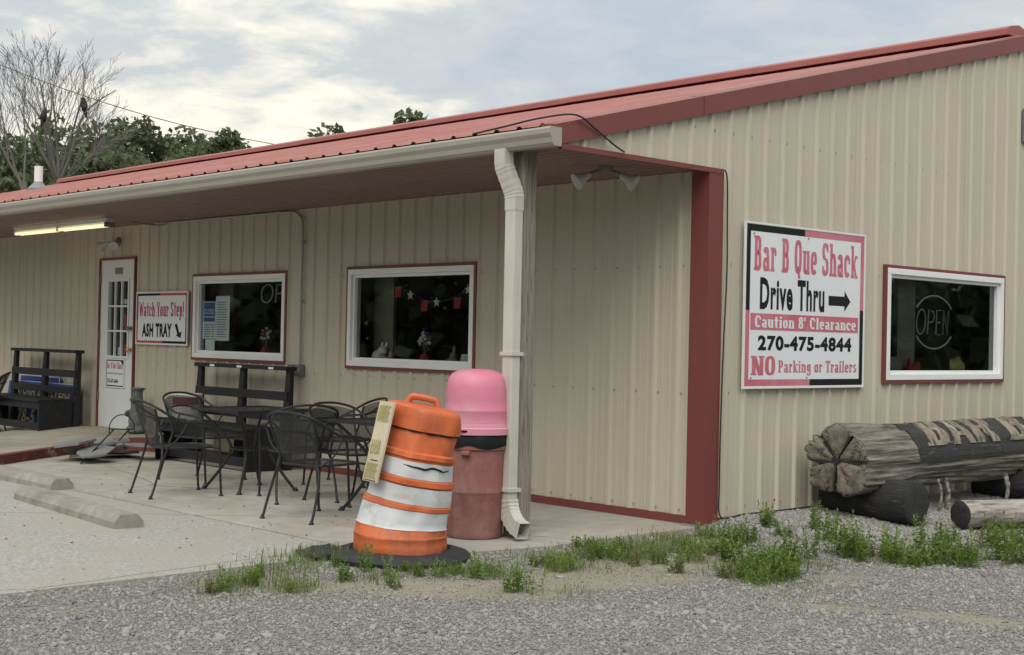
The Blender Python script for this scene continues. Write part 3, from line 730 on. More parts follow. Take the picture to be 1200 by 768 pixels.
# downspout: outlet, offset elbows, straight run, ribbed shoe
def rect_sweep(mb, pts, w, d, right):
    """rectangular tube along pts; right(i) gives the width direction"""
    n = len(pts); vs = []
    for i, p in enumerate(pts):
        p = Vector(p); t = (Vector(pts[min(i+1, n-1)])-Vector(pts[max(i-1, 0)])).normalized()
        a = Vector(right); a = (a-t*a.dot(t)).normalized(); b = t.cross(a)
        ww, dd = w, d
        if callable(w): ww, dd = w(i), d(i)
        for sx, sy in ((-1, -1), (1, -1), (1, 1), (-1, 1)): vs.append(p+a*sx*ww/2+b*sy*dd/2)
    fs = [(i*4+k, i*4+(k+1) % 4, (i+1)*4+(k+1) % 4, (i+1)*4+k) for i in range(n-1) for k in range(4)]
    return mb.add(vs, fs)
DX, DY = -0.375, -1.638
ds = MB(); rect_sweep(ds, [(DX, DY, 2.26), (DX, DY, 0.26)], 0.078, 0.100, (0, 1, 0))
dsp = ds.build('downspout', down_m, bld, bevel=0.008, label='ivory rectangular downspout with ribbed elbow at its foot')
up = [(DX-.055, DY-.055, 2.665), (DX-.055, DY-.055, 2.60), (DX-.052, DY-.052, 2.55), (DX-.040, DY-.04, 2.50), (DX-.012, DY-.012, 2.40), (DX-.002, DY-.002, 2.35), (DX, DY, 2.30), (DX, DY, 2.245)]
up = smooth_path(up, 4)
mb = MB(); rect_sweep(mb, up, (lambda i: .082+.004*(i % 2)*(8 < i < 22)), (lambda i: .104+.004*(i % 2)*(8 < i < 22)), (0, 1, 0)); mb.build('elbow', down_m, dsp)
shoe = []
for i in range(15):
    a = R(72)*i/14; shoe.append((DX+.19*(1-math.cos(a)), DY-.03*(1-math.cos(a)), 0.27-.19*math.sin(a)))
shoe.append((shoe[-1][0]+.06, shoe[-1][1]-.01, shoe[-1][2]-.018))
mb = MB(); rect_sweep(mb, shoe, (lambda i: .084+.006*(i % 2)), (lambda i: .106+.006*(i % 2)), (0, 1, 0)); mb.build('elbow', down_m, dsp)
for z in (0.32, 1.25):
    MB().box(DX-.062, DX+.062, DY-.051, DY+.06, z, z+.025).build('strap', down_m, dsp)
# porch post, weathered, slightly uneven
mb = MB(); n = 30; vs = []
PX, PY = -0.415, -1.515
for i in range(n+1):
    z = -0.02+i*(HS+.02)/n
    dx = .006*noise.noise(Vector((z*.7, 1, 0))); dy = .006*noise.noise(Vector((z*.7, 5, 0)))
    c_ = .07; q = .012
    for x, y in ((-c_+q, -c_), (c_-q, -c_), (c_, -c_+q), (c_, c_-q), (c_-q, c_), (-c_+q, c_), (-c_, c_-q), (-c_, -c_+q)):
        k_ = 1+.04*noise.noise(Vector((x*20, y*20, z*2.3)))
        vs.append((PX+dx+x*k_, PY+dy+y*k_, z))
mb.add(vs, [(i*8+k, i*8+(k+1) % 8, (i+1)*8+(k+1) % 8, (i+1)*8+k) for i in range(n) for k in range(8)])
MB.build(mb, 'porch_post', post_m, bld, label='grey weathered square wooden porch post')

# ------------------------------------------------------------------ windows and door
def window(rect, axis, name='window'):
    """axis 'y': on the front wall; 'x': on the gable wall"""
    a, b, c, d = rect
    if axis == 'y': F = lambda u, dep, z: (u, -dep, z)
    else: F = lambda u, dep, z: (dep, u, z)
    def bar(u0, u1, d0, d1, z0, z1):
        mb = MB(); P = [F(u, q, z) for z in (z0, z1) for q in (d0, d1) for u in (u0, u1)]
        mb.add(P, [(0, 2, 3, 1), (4, 5, 7, 6), (0, 1, 5, 4), (2, 6, 7, 3), (0, 4, 6, 2), (1, 3, 7, 5)]); return mb
    t = TR; w = .052; w2 = .030
    root = bar(a, b, -.01, .034, d-t, d).build(name, red_m, bld); root.name = name
    for args in ((a, b, -.01, .034, c, c+t), (a, a+t, -.01, .034, c+t, d-t), (b-t, b, -.01, .034, c+t, d-t)):
        bar(*args).build('trim', red_m, root)
    a, b, c, d = a+t, b-t, c+t, d-t
    for args in ((a, b, -.09, .040, d-w, d), (a, b, -.09, .040, c, c+w), (a, a+w, -.09, .040, c+w, d-w), (b-w, b, -.09, .040, c+w, d-w)):
        bar(*args).build('frame', white_m, root, bevel=.004)
    a, b, c, d = a+w, b-w, c+w, d-w
    for args in ((a, b, -.06, .012, d-w2, d), (a, b, -.06, .012, c, c+w2), (a, a+w2, -.06, .012, c+w2, d-w2), (b-w2, b, -.06, .012, c+w2, d-w2)):
        bar(*args).build('sash', white_m, root, bevel=.003)
    a, b, c, d = a+w2, b-w2, c+w2, d-w2
    mb = MB(); mb.quad(F(a, -.022, c), F(b, -.022, c), F(b, -.022, d), F(a, -.022, d)); mb.build('pane', glass_m, root)
    return root
window(W2, 'y'); window(W1, 'y'); window(SW, 'x')

def door():
    a, b, c, d = DR; t = TR
    root = MB().box(a, b, -.034, .02, d-t, d).build('door', red_m, bld, label='white half-glazed entrance door with nine panes')
    MB().box(a, a+t, -.034, .02, c, d-t).build('jamb', red_m, root); MB().box(b-t, b, -.034, .02, c, d-t).build('jamb', red_m, root)
    a, b, d = a+t, b-t, d-t
    w = b-a
    gx0, gx1, gz0, gz1 = a+.25*w, a+.82*w, 1.06, 1.98
    leaf = MB()
    leaf.box(a, gx0, -.012, .03, c, d); leaf.box(gx1, b, -.012, .03, c, d); leaf.box(gx0, gx1, -.012, .03, c, gz0); leaf.box(gx0, gx1, -.012, .03, gz1, d)
    leaf.build('leaf', door_m, root)
    mb = MB()
    for x0, x1, z0, z1 in ((gx0-.03, gx1+.03, gz1, gz1+.03), (gx0-.03, gx1+.03, gz0-.03, gz0), (gx0-.03, gx0, gz0, gz1), (gx1, gx1+.03, gz0, gz1)):
        mb.box(x0, x1, -.026, -.0125, z0, z1)
    mb.build('glazing_frame', door_m, root)
    for i in (1, 2):
        x = gx0+(gx1-gx0)*i/3; MB().box(x-.011, x+.011, -.022, .005, gz0, gz1).build('muntin', door_m, root)
        z = gz0+(gz1-gz0)*i/3; MB().box(gx0, gx1, -.0235, .004, z-.011, z+.011).build('muntin', door_m, root)
    for i in range(3):
        for j in range(3):
            x0 = gx0+(gx1-gx0)*i/3+.011; x1 = gx0+(gx1-gx0)*(i+1)/3-.011; z0 = gz0+(gz1-gz0)*j/3+.011; z1 = gz0+(gz1-gz0)*(j+1)/3-.011
            MB().quad((x0, .008, z0), (x1, .008, z0), (x1, .008, z1), (x0, .008, z1)).build('pane', glass_m, root)
    MB().box(a+.42*w, a+.64*w, -.018, -.012, 2.07, 2.15).build('name_plate', lampdark_m, root)
    for z in (.5, 1.25, 1.95): MB().tube([(a+.004, -.02, z), (a+.004, -.02, z+.11)], .011, 8).build('hinge', lampdark_m, root)
    kx = b-.075
    MB().lathe([(.03, 0), (.03, .008), (.012, .012), (.012, .03), (.028, .04), (.030, .055), (.018, .066)], 16).xf(lambda p: Vector((kx+p.x, -.012-p.z, 1.40+p.y))).build('door_lock', lampdark_m, root, True)
    MB().lathe([(.03, 0), (.03, .008), (.012, .012), (.012, .03), (.028, .04), (.030, .055), (.018, .066)], 16).xf(lambda p: Vector((kx+p.x, -.012-p.z, 1.14+p.y))).build('door_knob', brass_m, root, True)
    MB().box(a-.02, b+.02, -.05, .03, c-.02, c).build('threshold', lampdark_m, root)
    # stickers behind the glass
    MB().box(gx1-.155, gx1-.02, .012, .014, 1.07, 1.20).build('sticker', redcloth_m, root); MB().box(gx1-.29, gx1-.17, .012, .014, 1.07, 1.17).build('sticker', paper_m, root)
    MB().box(gx1-.16, gx1-.02, .012, .014, 1.42, 1.58).build('sticker', redcloth_m, root); MB().box(gx1-.165, gx1-.05, .012, .014, 1.70, 1.76).build('sticker', paper_m, root)
door()
# interior shell
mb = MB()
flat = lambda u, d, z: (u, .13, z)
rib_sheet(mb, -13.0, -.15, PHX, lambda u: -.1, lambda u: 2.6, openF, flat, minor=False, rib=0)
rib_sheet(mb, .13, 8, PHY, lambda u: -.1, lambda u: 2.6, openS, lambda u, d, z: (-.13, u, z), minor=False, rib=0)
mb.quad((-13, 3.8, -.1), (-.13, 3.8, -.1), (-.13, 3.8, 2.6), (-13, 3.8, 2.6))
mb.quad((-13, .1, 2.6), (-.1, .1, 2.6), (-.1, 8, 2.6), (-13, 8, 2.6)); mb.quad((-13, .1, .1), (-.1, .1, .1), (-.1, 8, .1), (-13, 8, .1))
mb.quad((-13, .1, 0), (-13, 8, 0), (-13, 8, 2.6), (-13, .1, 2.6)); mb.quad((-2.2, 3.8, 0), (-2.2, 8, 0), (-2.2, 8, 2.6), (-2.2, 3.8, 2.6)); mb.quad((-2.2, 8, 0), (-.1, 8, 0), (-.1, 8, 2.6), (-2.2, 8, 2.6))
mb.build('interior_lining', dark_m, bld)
for r_ in (W2, W1):
    a, b, c, d = r_
    mb = MB(); mb.box(a-.02, b+.02, .125, .34, c+.03, c+.05); mb.build('window_shelf', curtain_m, bld)
    MB().box(a+.02, a+.33, .30, .34, .5, 2.4).build('inner_partition', curtain_m, bld)
MB().box(-.34, -.125, SW[0]-.02, SW[1]+.02, SW[2]+.03, SW[2]+.05).build('window_shelf', curtain_m, bld)
MB().box(-.34, -.30, SW[0]+.75, SW[0]+1.05, .5, 2.5).build('inner_partition', curtain_m, bld)
# gable vent at the top right of the gable wall
gv = MB().box(.015, .035, 4.86, 5.5, 3.42, 3.75).build('gable_vent', lampdark_m, bld)
for i in range(6): MB().box(.036, .05, 4.89, 5.47, 3.45+i*.048, 3.48+i*.048).build('slat', lampdark_m, gv)
# vent pipe through the roof
vx, vy = -17.35, 2.55
vz = roof_z(vy)
vp = MB().tube([(vx, vy, vz-.05), (vx, vy, vz+.42)], .075, 16).build('vent_pipe', pvc_m, bld, True)
MB().lathe([(.19, vz-.06), (.185, vz+.02), (.11, vz+.09), (.082, vz+.13), (.08, vz+.14)], 18, (vx, vy)).build('pipe_boot', boot_m, vp, True)

# ------------------------------------------------------------------ signs
def wall_sign(name, label, W_, H_, loc, rz, group=None):
    """sign board in local coordinates: u right, v up from the lower left corner, facing local -y"""
    t = empty(name, loc, label, 'sign', rz, group)
    MB().box(0, W_, -.010, 0, 0, H_).build('board', sign_m, t)
    e = .016
    mb = MB(); mb.box(0, W_, -.015, -.0101, H_-e, H_); mb.box(0, W_, -.015, -.0101, 0, e); mb.box(0, e, -.0152, -.0101, e, H_-e); mb.box(W_-e, W_, -.0152, -.0101, e, H_-e)
    mb.build('edge_strip', alu_m, t)
    return t
def on_sign(lift): return lambda u, v, q: (u, -.0102-lift-q, v)
# drive thru sign on the gable: local x -> world +y
SWD, SHT = 1.665, 1.290
s1 = wall_sign('drive_thru_sign', 'large white drive thru sign with phone number, on beige gable wall', SWD, SHT, (.034, .396, 1.019), R(90))
F1 = on_sign(.0006)
def bars(t, W_, H_, red, th, e=.016):
    i0, i1 = e+.004, e+.004+th
    P = lambda x0, x1, y0, y1: [(x0, y0), (x1, y0), (x1, y1), (x0, y1)]
    blk = [P(i0, W_*.47, H_-i1, H_-i0), P(i0, i1, H_*.47, H_-i1), P(W_*.53, W_-i0, i0, i1), P(W_-i1, W_-i0, i1, H_*.50)]
    rd = [P(W_*.47, W_-i0, H_-i1, H_-i0), P(W_-i1, W_-i0, H_*.50, H_-i1), P(i0, W_*.53, i0, i1), P(i0, i1, i1, H_*.47)]
    for p_ in blk: print_on([p_], on_sign(.0006), 'border', black_m, t)
    for p_ in rd: print_on([p_], on_sign(.0006), 'border', red, t)
bars(s1, SWD, SHT, signred_m, .052)
for g_ in letters(fit(slab_text('Bar B Que Shack'), .115, 1.545, .915, 1.185, 0, 1), slab_key('Bar B Que Shack')): print_on(g_, F1, 'letter', signred_m, s1, .0002)
for g_ in letters(fit(sans_text('Drive Thru', .036), .20, 1.07, .615, .865)): print_on(g_, F1, 'letter', black_m, s1)
print_on([[(1.13, .675), (1.36, .675), (1.36, .755), (1.13, .755)], [(1.36, .63), (1.45, .715), (1.36, .80)]], F1, 'arrow', black_m, s1)
print_on([[(.085, .455), (1.57, .455), (1.57, .585), (.085, .585)]], on_sign(.0006), 'band', signred_m, s1)
for g_ in letters(fit(slab_text("Caution 8' Clearance"), .14, 1.535, .475, .568, 0, 1), slab_key("Caution 8' Clearance")): print_on(g_, on_sign(.0022), 'letter', sign_m, s1, .0002)
for g_ in letters(fit(sans_text('270-475-4844', .045), .185, 1.475, .295, .415)): print_on(g_, F1, 'letter', black_m, s1)
for g_ in letters(fit(slab_text('NO'), .10, .415, .105, .255, 0, 1), slab_key('NO')): print_on(g_, F1, 'letter', signred_m, s1, .0002)
for g_ in letters(fit(slab_text('Parking or Trailers'), .455, 1.555, .125, .222, 0, 1), slab_key('Parking or Trailers')): print_on(g_, F1, 'letter', signred_m, s1, .0002)
mb = MB()
for u, v in ((.11, 1.20), (.83, 1.205), (.10, .085), (.84, .085)): mb.tube([(u, -.0102, v), (u, -.016, v)], .007, 8)
mb.build('screws', lampdark_m, s1)['kind'] = 'stuff'
# watch your step sign
w2, h2 = 1.215, .628
s2 = wall_sign('step_warning_sign', 'white watch your step ash tray sign beside the white door', w2, h2, (-8.705, -.034, 1.213), 0)
bars(s2, w2, h2, signred2_m, .028)
for g_ in letters(fit(slab_text('Watch Your Step!'), .075, 1.125, .335, .505, 0, 1), slab_key('Watch Your Step!')): print_on(g_, F1, 'letter', signred2_m, s2, .0002)
for g_ in letters(fit(sans_text('ASH TRAY', .05), .15, .86, .09, .255)): print_on(g_, F1, 'letter', black_m, s2)
print_on([[(.925, .24), (.975, .255), (1.045, .13), (.998, .112)], [(.955, .115), (1.085, .165), (1.07, .085)]], F1, 'arrow', black_m, s2)
# small sign on the door
s3 = wall_sign('door_sign', 'small white phone number sign on lower half of white door', .49, .36, (-9.50, -.013, .665), 0)
print_on([[(.02, .33), (.39, .33), (.39, .345), (.02, .345)], [(.02, .015), (.47, .015), (.47, .03), (.02, .03)], [(.02, .03), (.03, .03), (.03, .33), (.02, .33)], [(.46, .03), (.47, .03), (.47, .27), (.46, .27)], [(.39, .33), (.47, .27), (.47, .345), (.39, .345)]], F1, 'border', black_m, s3)
for g_ in letters(fit(slab_text('Bar B Que Shack'), .04, .44, .235, .315, 0, 1), slab_key('Bar B Que Shack')): print_on(g_, F1, 'letter', signred_m, s3, .0002)
print_on([[(.045+i*.05, .165), (.045+i*.05+.036, .165), (.045+i*.05+.036, .185), (.045+i*.05, .185)] for i in range(8)], F1, 'fine_print', printgrey_m, s3)
for g_ in letters(fit(sans_text('270-475-4844', .03), .045, .33, .055, .11)): print_on(g_, F1, 'letter', black_m, s3)

# ------------------------------------------------------------------ lamps, conduit, cables
def par_head(parent, base, direction, s=1.0):
    d = Vector(direction).normalized(); q = d.to_track_quat('Z', 'Y'); b = Vector(base)
    h = MB().lathe([(.018*s, 0), (.026*s, .01), (.03*s, .05), (.058*s, .10), (.066*s, .125), (.062*s, .132), (.0, .128)], 18).xf(lambda p: b+q@p)
    return h.build('lamp_head', lampgrey_m, parent, True)
fl = empty('twin_floodlight', (-.47, -.63, HS), 'twin white floodlight under the porch soffit near the red corner', 'floodlight')
MB().lathe([(.05, -.001), (.052, -.02), (.045, -.035), (.0, -.037)], 20).build('base', lampdark_m, fl, True)
for s in (-1, 1):
    p = [(.0, 0, -.03), (s*.05, s*.055, -.045), (s*.075, s*.085, -.06)]
    MB().tube(smooth_path(p, 4), .014, 8).build('arm', lampdark_m, fl, True)
    par_head(fl, p[-1], (s*.45+.15, s*.5-.15, -.42), 1.0)
dl = empty('door_floodlight', (-9.22, -.02, 2.47), 'small grey floodlight on the wall above the door', 'floodlight')
MB().lathe([(.055, 0), (.055, .03), (.04, .045), (0, .046)], 18).xf(lambda p: Vector((p.x, -p.z, p.y))).build('base', lampdark_m, dl, True)
for s in (-1, 1):
    MB().tube([(0, -.04, 0), (s*.05, -.08, -.01), (s*.08, -.10, -.015)], .013, 8).build('arm', lampdark_m, dl, True)
    par_head(dl, (s*.08, -.10, -.015), (s*.7, -.5, -.4), .9)
ft = empty('fluorescent_light', (-9.45, -.67, HS), 'long lit fluorescent strip light under the porch soffit', 'light fixture')
mb = MB(); mb.prism([(-.055, -.001), (.055, -.001), (.04, -.045), (-.04, -.045)], 'x', -1.27, 1.27); mb.build('housing', lampgrey_m, ft)
for x in (-1.24, 0.0, 1.24): MB().box(x-.016, x+.016, -.058, .058, -.10, -.0455).build('tube_socket', lampdark_m if x > 1 else lampgrey_m, ft)
for y in (-.034, .034):
    for a, b in ((-1.224, -.017), (.017, 1.224)): MB().tube([(a, y, -.078), (b, y, -.078)], .0185, 12).build('tube', fluor_m, ft, True)
cond = empty('electric_conduit', (-5.24, -.02, 1.0), 'thin grey conduit along the wall top down to an outlet box', 'conduit')
pts = [(-2.75, -.02, 1.645), (-1.2, -.02, 1.64), (-.30, -.02, 1.635), (-.08, -.02, 1.60), (0, -.02, 1.48), (0, -.02, 1.1), (0, -.02, .6), (0, -.02, .06)]
MB().tube(smooth_path(pts, 6), .0125, 8).build('pipe', greymetal_m, cond, True)
MB().tube(smooth_path([(-2.75, -.02, 1.645), (-2.9, -.06, 1.62), (-3.1, -.3, 1.645)], 5), .010, 8).build('pipe', lampdark_m, cond, True)
MB().box(-.05, .05, -.058, .012, -.06, .06).build('outlet_box', lampdark_m, cond, bevel=.004)
MB().box(-.135, -.055, -.075, .012, -.055, .06).build('outlet_cover', lampdark_m, cond, bevel=.006)
for z in (.7, 1.3): MB().box(-.025, .025, -.036, .0, z, z+.02).build('clip', greymetal_m, cond)
cable = smooth_path([(.045, .13, 2.67), (.05, .155, 2.60), (.05, .165, 2.3), (.052, .17, 1.9), (.05, .15, 1.4), (.05, .135, .9), (.05, .13, .3), (.055, .15, .06), (.07, .4, .065), (.06, .9, .06), (.07, 1.3, .065)], 6)
tag(MB().tube(cable, .006, 6).build('loose_cable', wire_m), 'thin black cable running down beside the red corner trim', 'cable')
c2 = smooth_path([(-.75, -1.70, 2.80), (-.45, -1.66, 2.83), (-.15, -1.62, 2.86), (.06, -1.50, 2.875), (.062, -1.3, 2.80), (.058, -1.12, 2.72), (.05, -1.0, 2.68)], 6)
tag(MB().tube(c2, .007, 6).build('loose_cable', wire_m), 'black cable looping over the roof edge at the gutter end', 'cable')
MB().box(-.06, .02, -1.66, -1.60, 2.775, 2.80).build('gutter_corner_flashing', rubber_m, bld)

# ------------------------------------------------------------------ benches
def bench(loc, L, label, depth=.48, H=1.04):
    t = empty('bench', loc, label, 'bench', 0, 'black wooden benches against the wall')
    sh = .43
    for i in range(3):      # tapered back uprights
        x = (L/2-.04)*(i-1)
        mb = MB(); w0, w1 = .065, .040
        mb.add([(x-w0, -.02, 0), (x+w0, -.02, 0), (x+w0, .06, 0), (x-w0, .06, 0), (x-w1, .04, H-.04), (x+w1, .04, H-.04), (x+w1, .085, H-.04), (x-w1, .085, H-.04)],
               [(0, 3, 2, 1), (4, 5, 6, 7), (0, 1, 5, 4), (1, 2, 6, 5), (2, 3, 7, 6), (3, 0, 4, 7)]); mb.build('upright', bench_m, t, bevel=.003)
    MB().box(-L/2, L/2, -.01, .12, H-.04, H).build('top_rail', bench_m, t, bevel=.004)
    for z in (.74, .53): MB().box(-L/2+.01, L/2-.01, .0, .028, z-.045, z+.045).xf(lambda p: Vector((p.x, p.y+(p.z-.4)*.05-.01, p.z))).build('back_slat', bench_m, t, bevel=.003)
    for i in range(4):
        y0 = -depth+i*(depth-.03)/4; MB().box(-L/2, L/2, y0, y0+(depth-.03)/4-.008, sh-.03, sh).build('seat_slat', bench_m, t, bevel=.003)
    for s in (-1, 1):      # end boards
        x = s*(L/2-.02)
        MB().prism([(-depth+.02, 0), (-.1, 0), (-.1, .16), (-.2, .22), (-.3, .16), (-.3, 0)][:2]+[(-.03, 0), (-.03, sh-.031), (-depth+.02, sh-.031)], 'x', x-.019, x+.019).build('end_board', bench_m, t, bevel=.003)
    MB().box(-L/2+.04, L/2-.04, -depth+.03, -depth+.06, .05, .14).build('front_stretcher', bench_m, t, bevel=.003)
    MB().box(-L/2+.04, L/2-.04, -depth+.03, -depth+.055, sh-.12, sh-.032).build('apron', bench_m, t, bevel=.003)
    return t
b2_ = bench((-6.02, -.27, 0), 1.80, 'black wooden bench below the left window, behind the patio table')
b1_ = bench((-10.72, -.30, .075), 1.92, 'black wooden bench left of the door with blue signs behind it')
for x in (-.52, .02, .62): MB().box(x-.045, x+.045, -.0125, -.0101, 1.008, 1.03).build('paper_tag', paper_m, b2_)
for (x0, x1, z0, z1) in ((-.012, .012, -.10, .10), (-.052, .052, .02, .045)):
    MB().box(-.80+x0, -.80+x1, -.4535, -.4505, .24+z0, .24+z1).build('cross_mark', cream_m, b2_)
tn = empty('popcorn_tin', (-6.66, -.50, .43), 'round maroon and white tin standing on the bench by the wall sign', 'tin')
MB().lathe([(.155, 0), (.155, .16)], 28).build('body', tinwhite_m, tn, True)
MB().lathe([(.157, .161), (.157, .245)], 28).build('band', tinred_m, tn, True)
MB().lathe([(.163, .246), (.163, .275), (.15, .283), (0.0, .285)], 28).build('lid', tinwhite_m, tn, True)
# blue boards leaning behind the far bench
def blue_board(loc, w, h, lean, label):
    t = empty('blue_sign', loc, label, 'sign', 0, 'blue boards leaning behind the far bench'); t.rotation_euler = (R(-lean), 0, 0)
    MB().box(0, w, 0, .02, 0, h).build('board', blue_m, t)
    MB().box(0, w, -.003, -.0001, h-.012, h).build('edge_strip', alu_m, t)
    MB().box(w-.014, w, -.0032, -.0001, 0, h-.012).build('edge_strip', alu_m, t)
    return t
bb = blue_board((-12.05, -.24, .06), 2.0, .62, 8, 'large blue sign with yellow lettering leaning behind the far bench')
FB = lambda u, v, q: (u, -.0012-q, v)
for g_ in letters(fit(sans_text('STORM', .04), .28, .86, .43, .56)): print_on(g_, FB, 'letter', yellow_m, bb)
for g_ in letters(fit(sans_text('SHELTERS', .04), .95, 1.9, .43, .56)): print_on(g_, FB, 'letter', yellow_m, bb)
for g_ in letters(fit(sans_text('378-5', .03), .28, .95, .05, .25)): print_on(g_, FB, 'letter', yellow_m, bb)
print_on([[(.2+i*.07, .34), (.2+i*.07+.04, .34), (.2+i*.07+.045, .37), (.205+i*.07, .37)] for i in range(22)], FB, 'fine_print', alu_m, bb)
blue_board((-11.9, -.13, .06), 1.2, .69, 6, 'upper blue sign board showing above the lettered one behind bench')

# ------------------------------------------------------------------ patio furniture
def lattice_patch(fn, nu, nv, name, parent):
    mb = MB(); mb.uv = []
    for j in range(nv+1):
        for i in range(nu+1):
            u, v = i/nu, j/nv; mb.v.append(tuple(fn(u, v))); mb.uv.append((u*.5, v*.5))
    mb.f = [(j*(nu+1)+i, j*(nu+1)+i+1, (j+1)*(nu+1)+i+1, (j+1)*(nu+1)+i) for j in range(nv) for i in range(nu)]
    return mb.build(name, lattice_m, parent, 'all')
def back_pt(u, v):
    """barrel-shaped back: u across -1..1, v up 0..1"""
    w = .185+.045*v
    x = u*w; z = .415+.372*v - .045*u*u*v
    y = -.225-.155*v + .075*u*u*(.4+.6*v)
    return Vector((x, y, z))
def make_chair():
    t = empty('patio_chair', (0, 0, 0), 'x', 'chair', 0, 'black mesh patio chairs round the tables')
    lattice_patch(lambda u, v: back_pt(u*2-1, v*.97), 10, 8, 'backrest', t)
    def seat(u, v):
        a, b = u*2-1, v*2-1
        x = a*.235*math.sqrt(max(0, 1-.28*b*b)); y = .02+b*.245*math.sqrt(max(0, 1-.28*a*a))
        return (x, y, .408-.018*(1-a*a)*(1-b*b))
    lattice_patch(seat, 10, 10, 'seat', t)
    ring = [Vector(seat(.5+.5*max(-1, min(1, 1.42*math.cos(w))), .5+.5*max(-1, min(1, 1.42*math.sin(w)))))for w in [2*math.pi*k/36 for k in range(36)]]
    MB().tube(ring, .0095, 8, closed=True).build('seat_frame', iron_m, t, True)
    # one tube: front leg, arm, back hoop, arm, front leg
    side_ = [(.255, .275, 0), (.258, .262, .18), (.262, .250, .38), (.268, .235, .51), (.278, .165, .597), (.286, .04, .618), (.286, -.09, .632), (.272, -.20, .685), (.235, -.305, .752)]
    hoop = side_+[(.12, -.365, .790), (0, -.382, .798), (-.12, -.365, .790)]+[(-x, y, z) for x, y, z in side_[::-1]]
    MB().tube(smooth_path(hoop, 5), .0105, 8).build('arm_hoop', iron_m, t, True)
    MB().tube(smooth_path([back_pt(u, .70) for u in (-1, -.5, 0, .5, 1)], 4), .007, 6).build('back_bar', iron_m, t, True)
    for s in (-1, 1):
        leg = [(s*.250, -.33, 0), (s*.245, -.285, .14), (s*.225, -.235, .32), (s*.195, -.222, .41)]+[tuple(back_pt(s, v)) for v in (.2, .45, .7, .97)]
        MB().tube(smooth_path(leg, 5), .0100, 8).build('rear_leg', iron_m, t, True)
        MB().tube([(s*.262, .245, .40), (s*.222, .20, .408)], .008, 6).build('bracket', iron_m, t)
        for p in ((s*.250, -.33), (s*.255, .275)):
            MB().lathe([(.020, 0), (.020, .008), (.012, .016), (.010, .03)], 12, p).build('foot_pad', iron_m, t, True)
        MB().tube(smooth_path([(s*.215, -.20, .408), (s*.26, -.12, .48), (s*.284, -.04, .618)], 4), .007, 6).build('arm_brace', iron_m, t, True)
    return t
chair0 = make_chair()
CH = [  # x, y, rot, z, label
    (-3.850, -2.185, R(-9), 0, 'black mesh patio chair nearest the concrete parking stops, seen from behind'),
    (-1.985, -2.075, R(11), 0, 'black mesh patio chair nearest the orange barrel, seen from behind'),
    (-4.74, -1.42, R(-75), 0, 'black mesh patio chair at the far side of table, before the tin'),
    (-3.03, -1.55, R(70), 0, 'black mesh patio chair between the two tables, facing the bench-side table'),
    (-2.62, -1.28, R(-88), 0, 'black mesh patio chair between the two tables, facing the barrel-side table'),
    (-3.80, -.52, R(118), 0, 'black mesh patio chair standing against the wall below the right window'),
    (-10.98, -1.02, R(150), plat_z(-10.98, -1.02), 'black chair cut by the left picture edge before the far bench'),
]
for i, (x, y, rz, z, lab) in enumerate(CH):
    o = chair0 if i == 0 else copy_tree(chair0)
    o.location = (x, y, z); o.rotation_euler = (0, 0, rz); o['label'] = lab
def make_table():
    t = empty('patio_table', (0, 0, 0), 'x', 'table', 0, 'black mesh patio tables on the porch'); h = .375
    lattice_patch(lambda u, v: ((u*2-1)*(h-.02), (v*2-1)*(h-.02), .705), 8, 8, 'table_top', t)
    mb = MB()
    for a, b, c, d in ((-h, h, -h, -h+.022), (-h, h, h-.022, h), (-h, -h+.022, -h+.022, h-.022), (h-.022, h, -h+.022, h-.022)): mb.box(a, b, c, d, .688, .712)
    mb.build('rim', iron_m, t)
    mb = MB(); mb.box(-h+.022, h-.022, -.012, .012, .69, .70); mb.box(-.012, .012, -h+.022, h-.022, .688, .6985); mb.build('cross_bar', iron_m, t)
    for sx in (-1, 1):
        for sy in (-1, 1):
            p = [(sx*.33, sy*.33, .69), (sx*.27, sy*.27, .62), (sx*.15, sy*.15, .45), (sx*.125, sy*.125, .33), (sx*.19, sy*.19, .17), (sx*.285, sy*.285, 0)]
            MB().tube(smooth_path(p, 5), .013, 8).build('leg', iron_m, t, True)
            MB().lathe([(.026, 0), (.026, .008), (.016, .018), (.012, .03)], 12, (sx*.285, sy*.285)).build('foot_pad', iron_m, t, True)
    MB().tube([(.178*math.cos(2*math.pi*k/28), .178*math.sin(2*math.pi*k/28), .36) for k in range(28)], .008, 6, closed=True).build('leg_ring', iron_m, t, True)
    return t
t1 = make_table(); t1.location = (-3.83, -1.50, 0); t1['label'] = 'square black mesh patio table in front of the bench'
t2 = copy_tree(t1); t2.location = (-1.94, -1.40, 0); t2['label'] = 'square black mesh patio table behind the orange barrel'

# ------------------------------------------------------------------ parking stops
def stop(loc, L, rz, label, seed):
    mb = MB(); n = 24; prof = [(-.11, 0), (-.105, .045), (-.06, .098), (.06, .098), (.105, .045), (.11, 0)]
    vs = []
    for i in range(n+1):
        x = L*i/n
        for y, z in prof:
            q = .0025*noise.noise(Vector((x*5+seed, y*14, z*14)))+.003*noise.noise(Vector((x*17, y*30+seed, z*30)))
            vs.append((x-(.03 if i == 0 and z > .1 else 0)+(-.035 if i == n and z > .1 else 0), y+q, max(0, z+q) if z else 0))
    m_ = len(prof)
    mb.add(vs, [(i*m_+k, (i+1)*m_+k, (i+1)*m_+k+1, i*m_+k+1) for i in range(n) for k in range(m_-1)]+[tuple(range(m_)), tuple(n*m_+k for k in range(m_))[::-1]])
    o = mb.build('parking_stop', stop_m); o.location = loc; o.rotation_euler = (0, 0, rz)
    tag(o, label, 'parking stop', 'concrete parking stops on the apron')
stop((-4.30, -3.30, -.006), 2.03, R(-4.5), 'low concrete parking stop nearest the camera', 1.0)
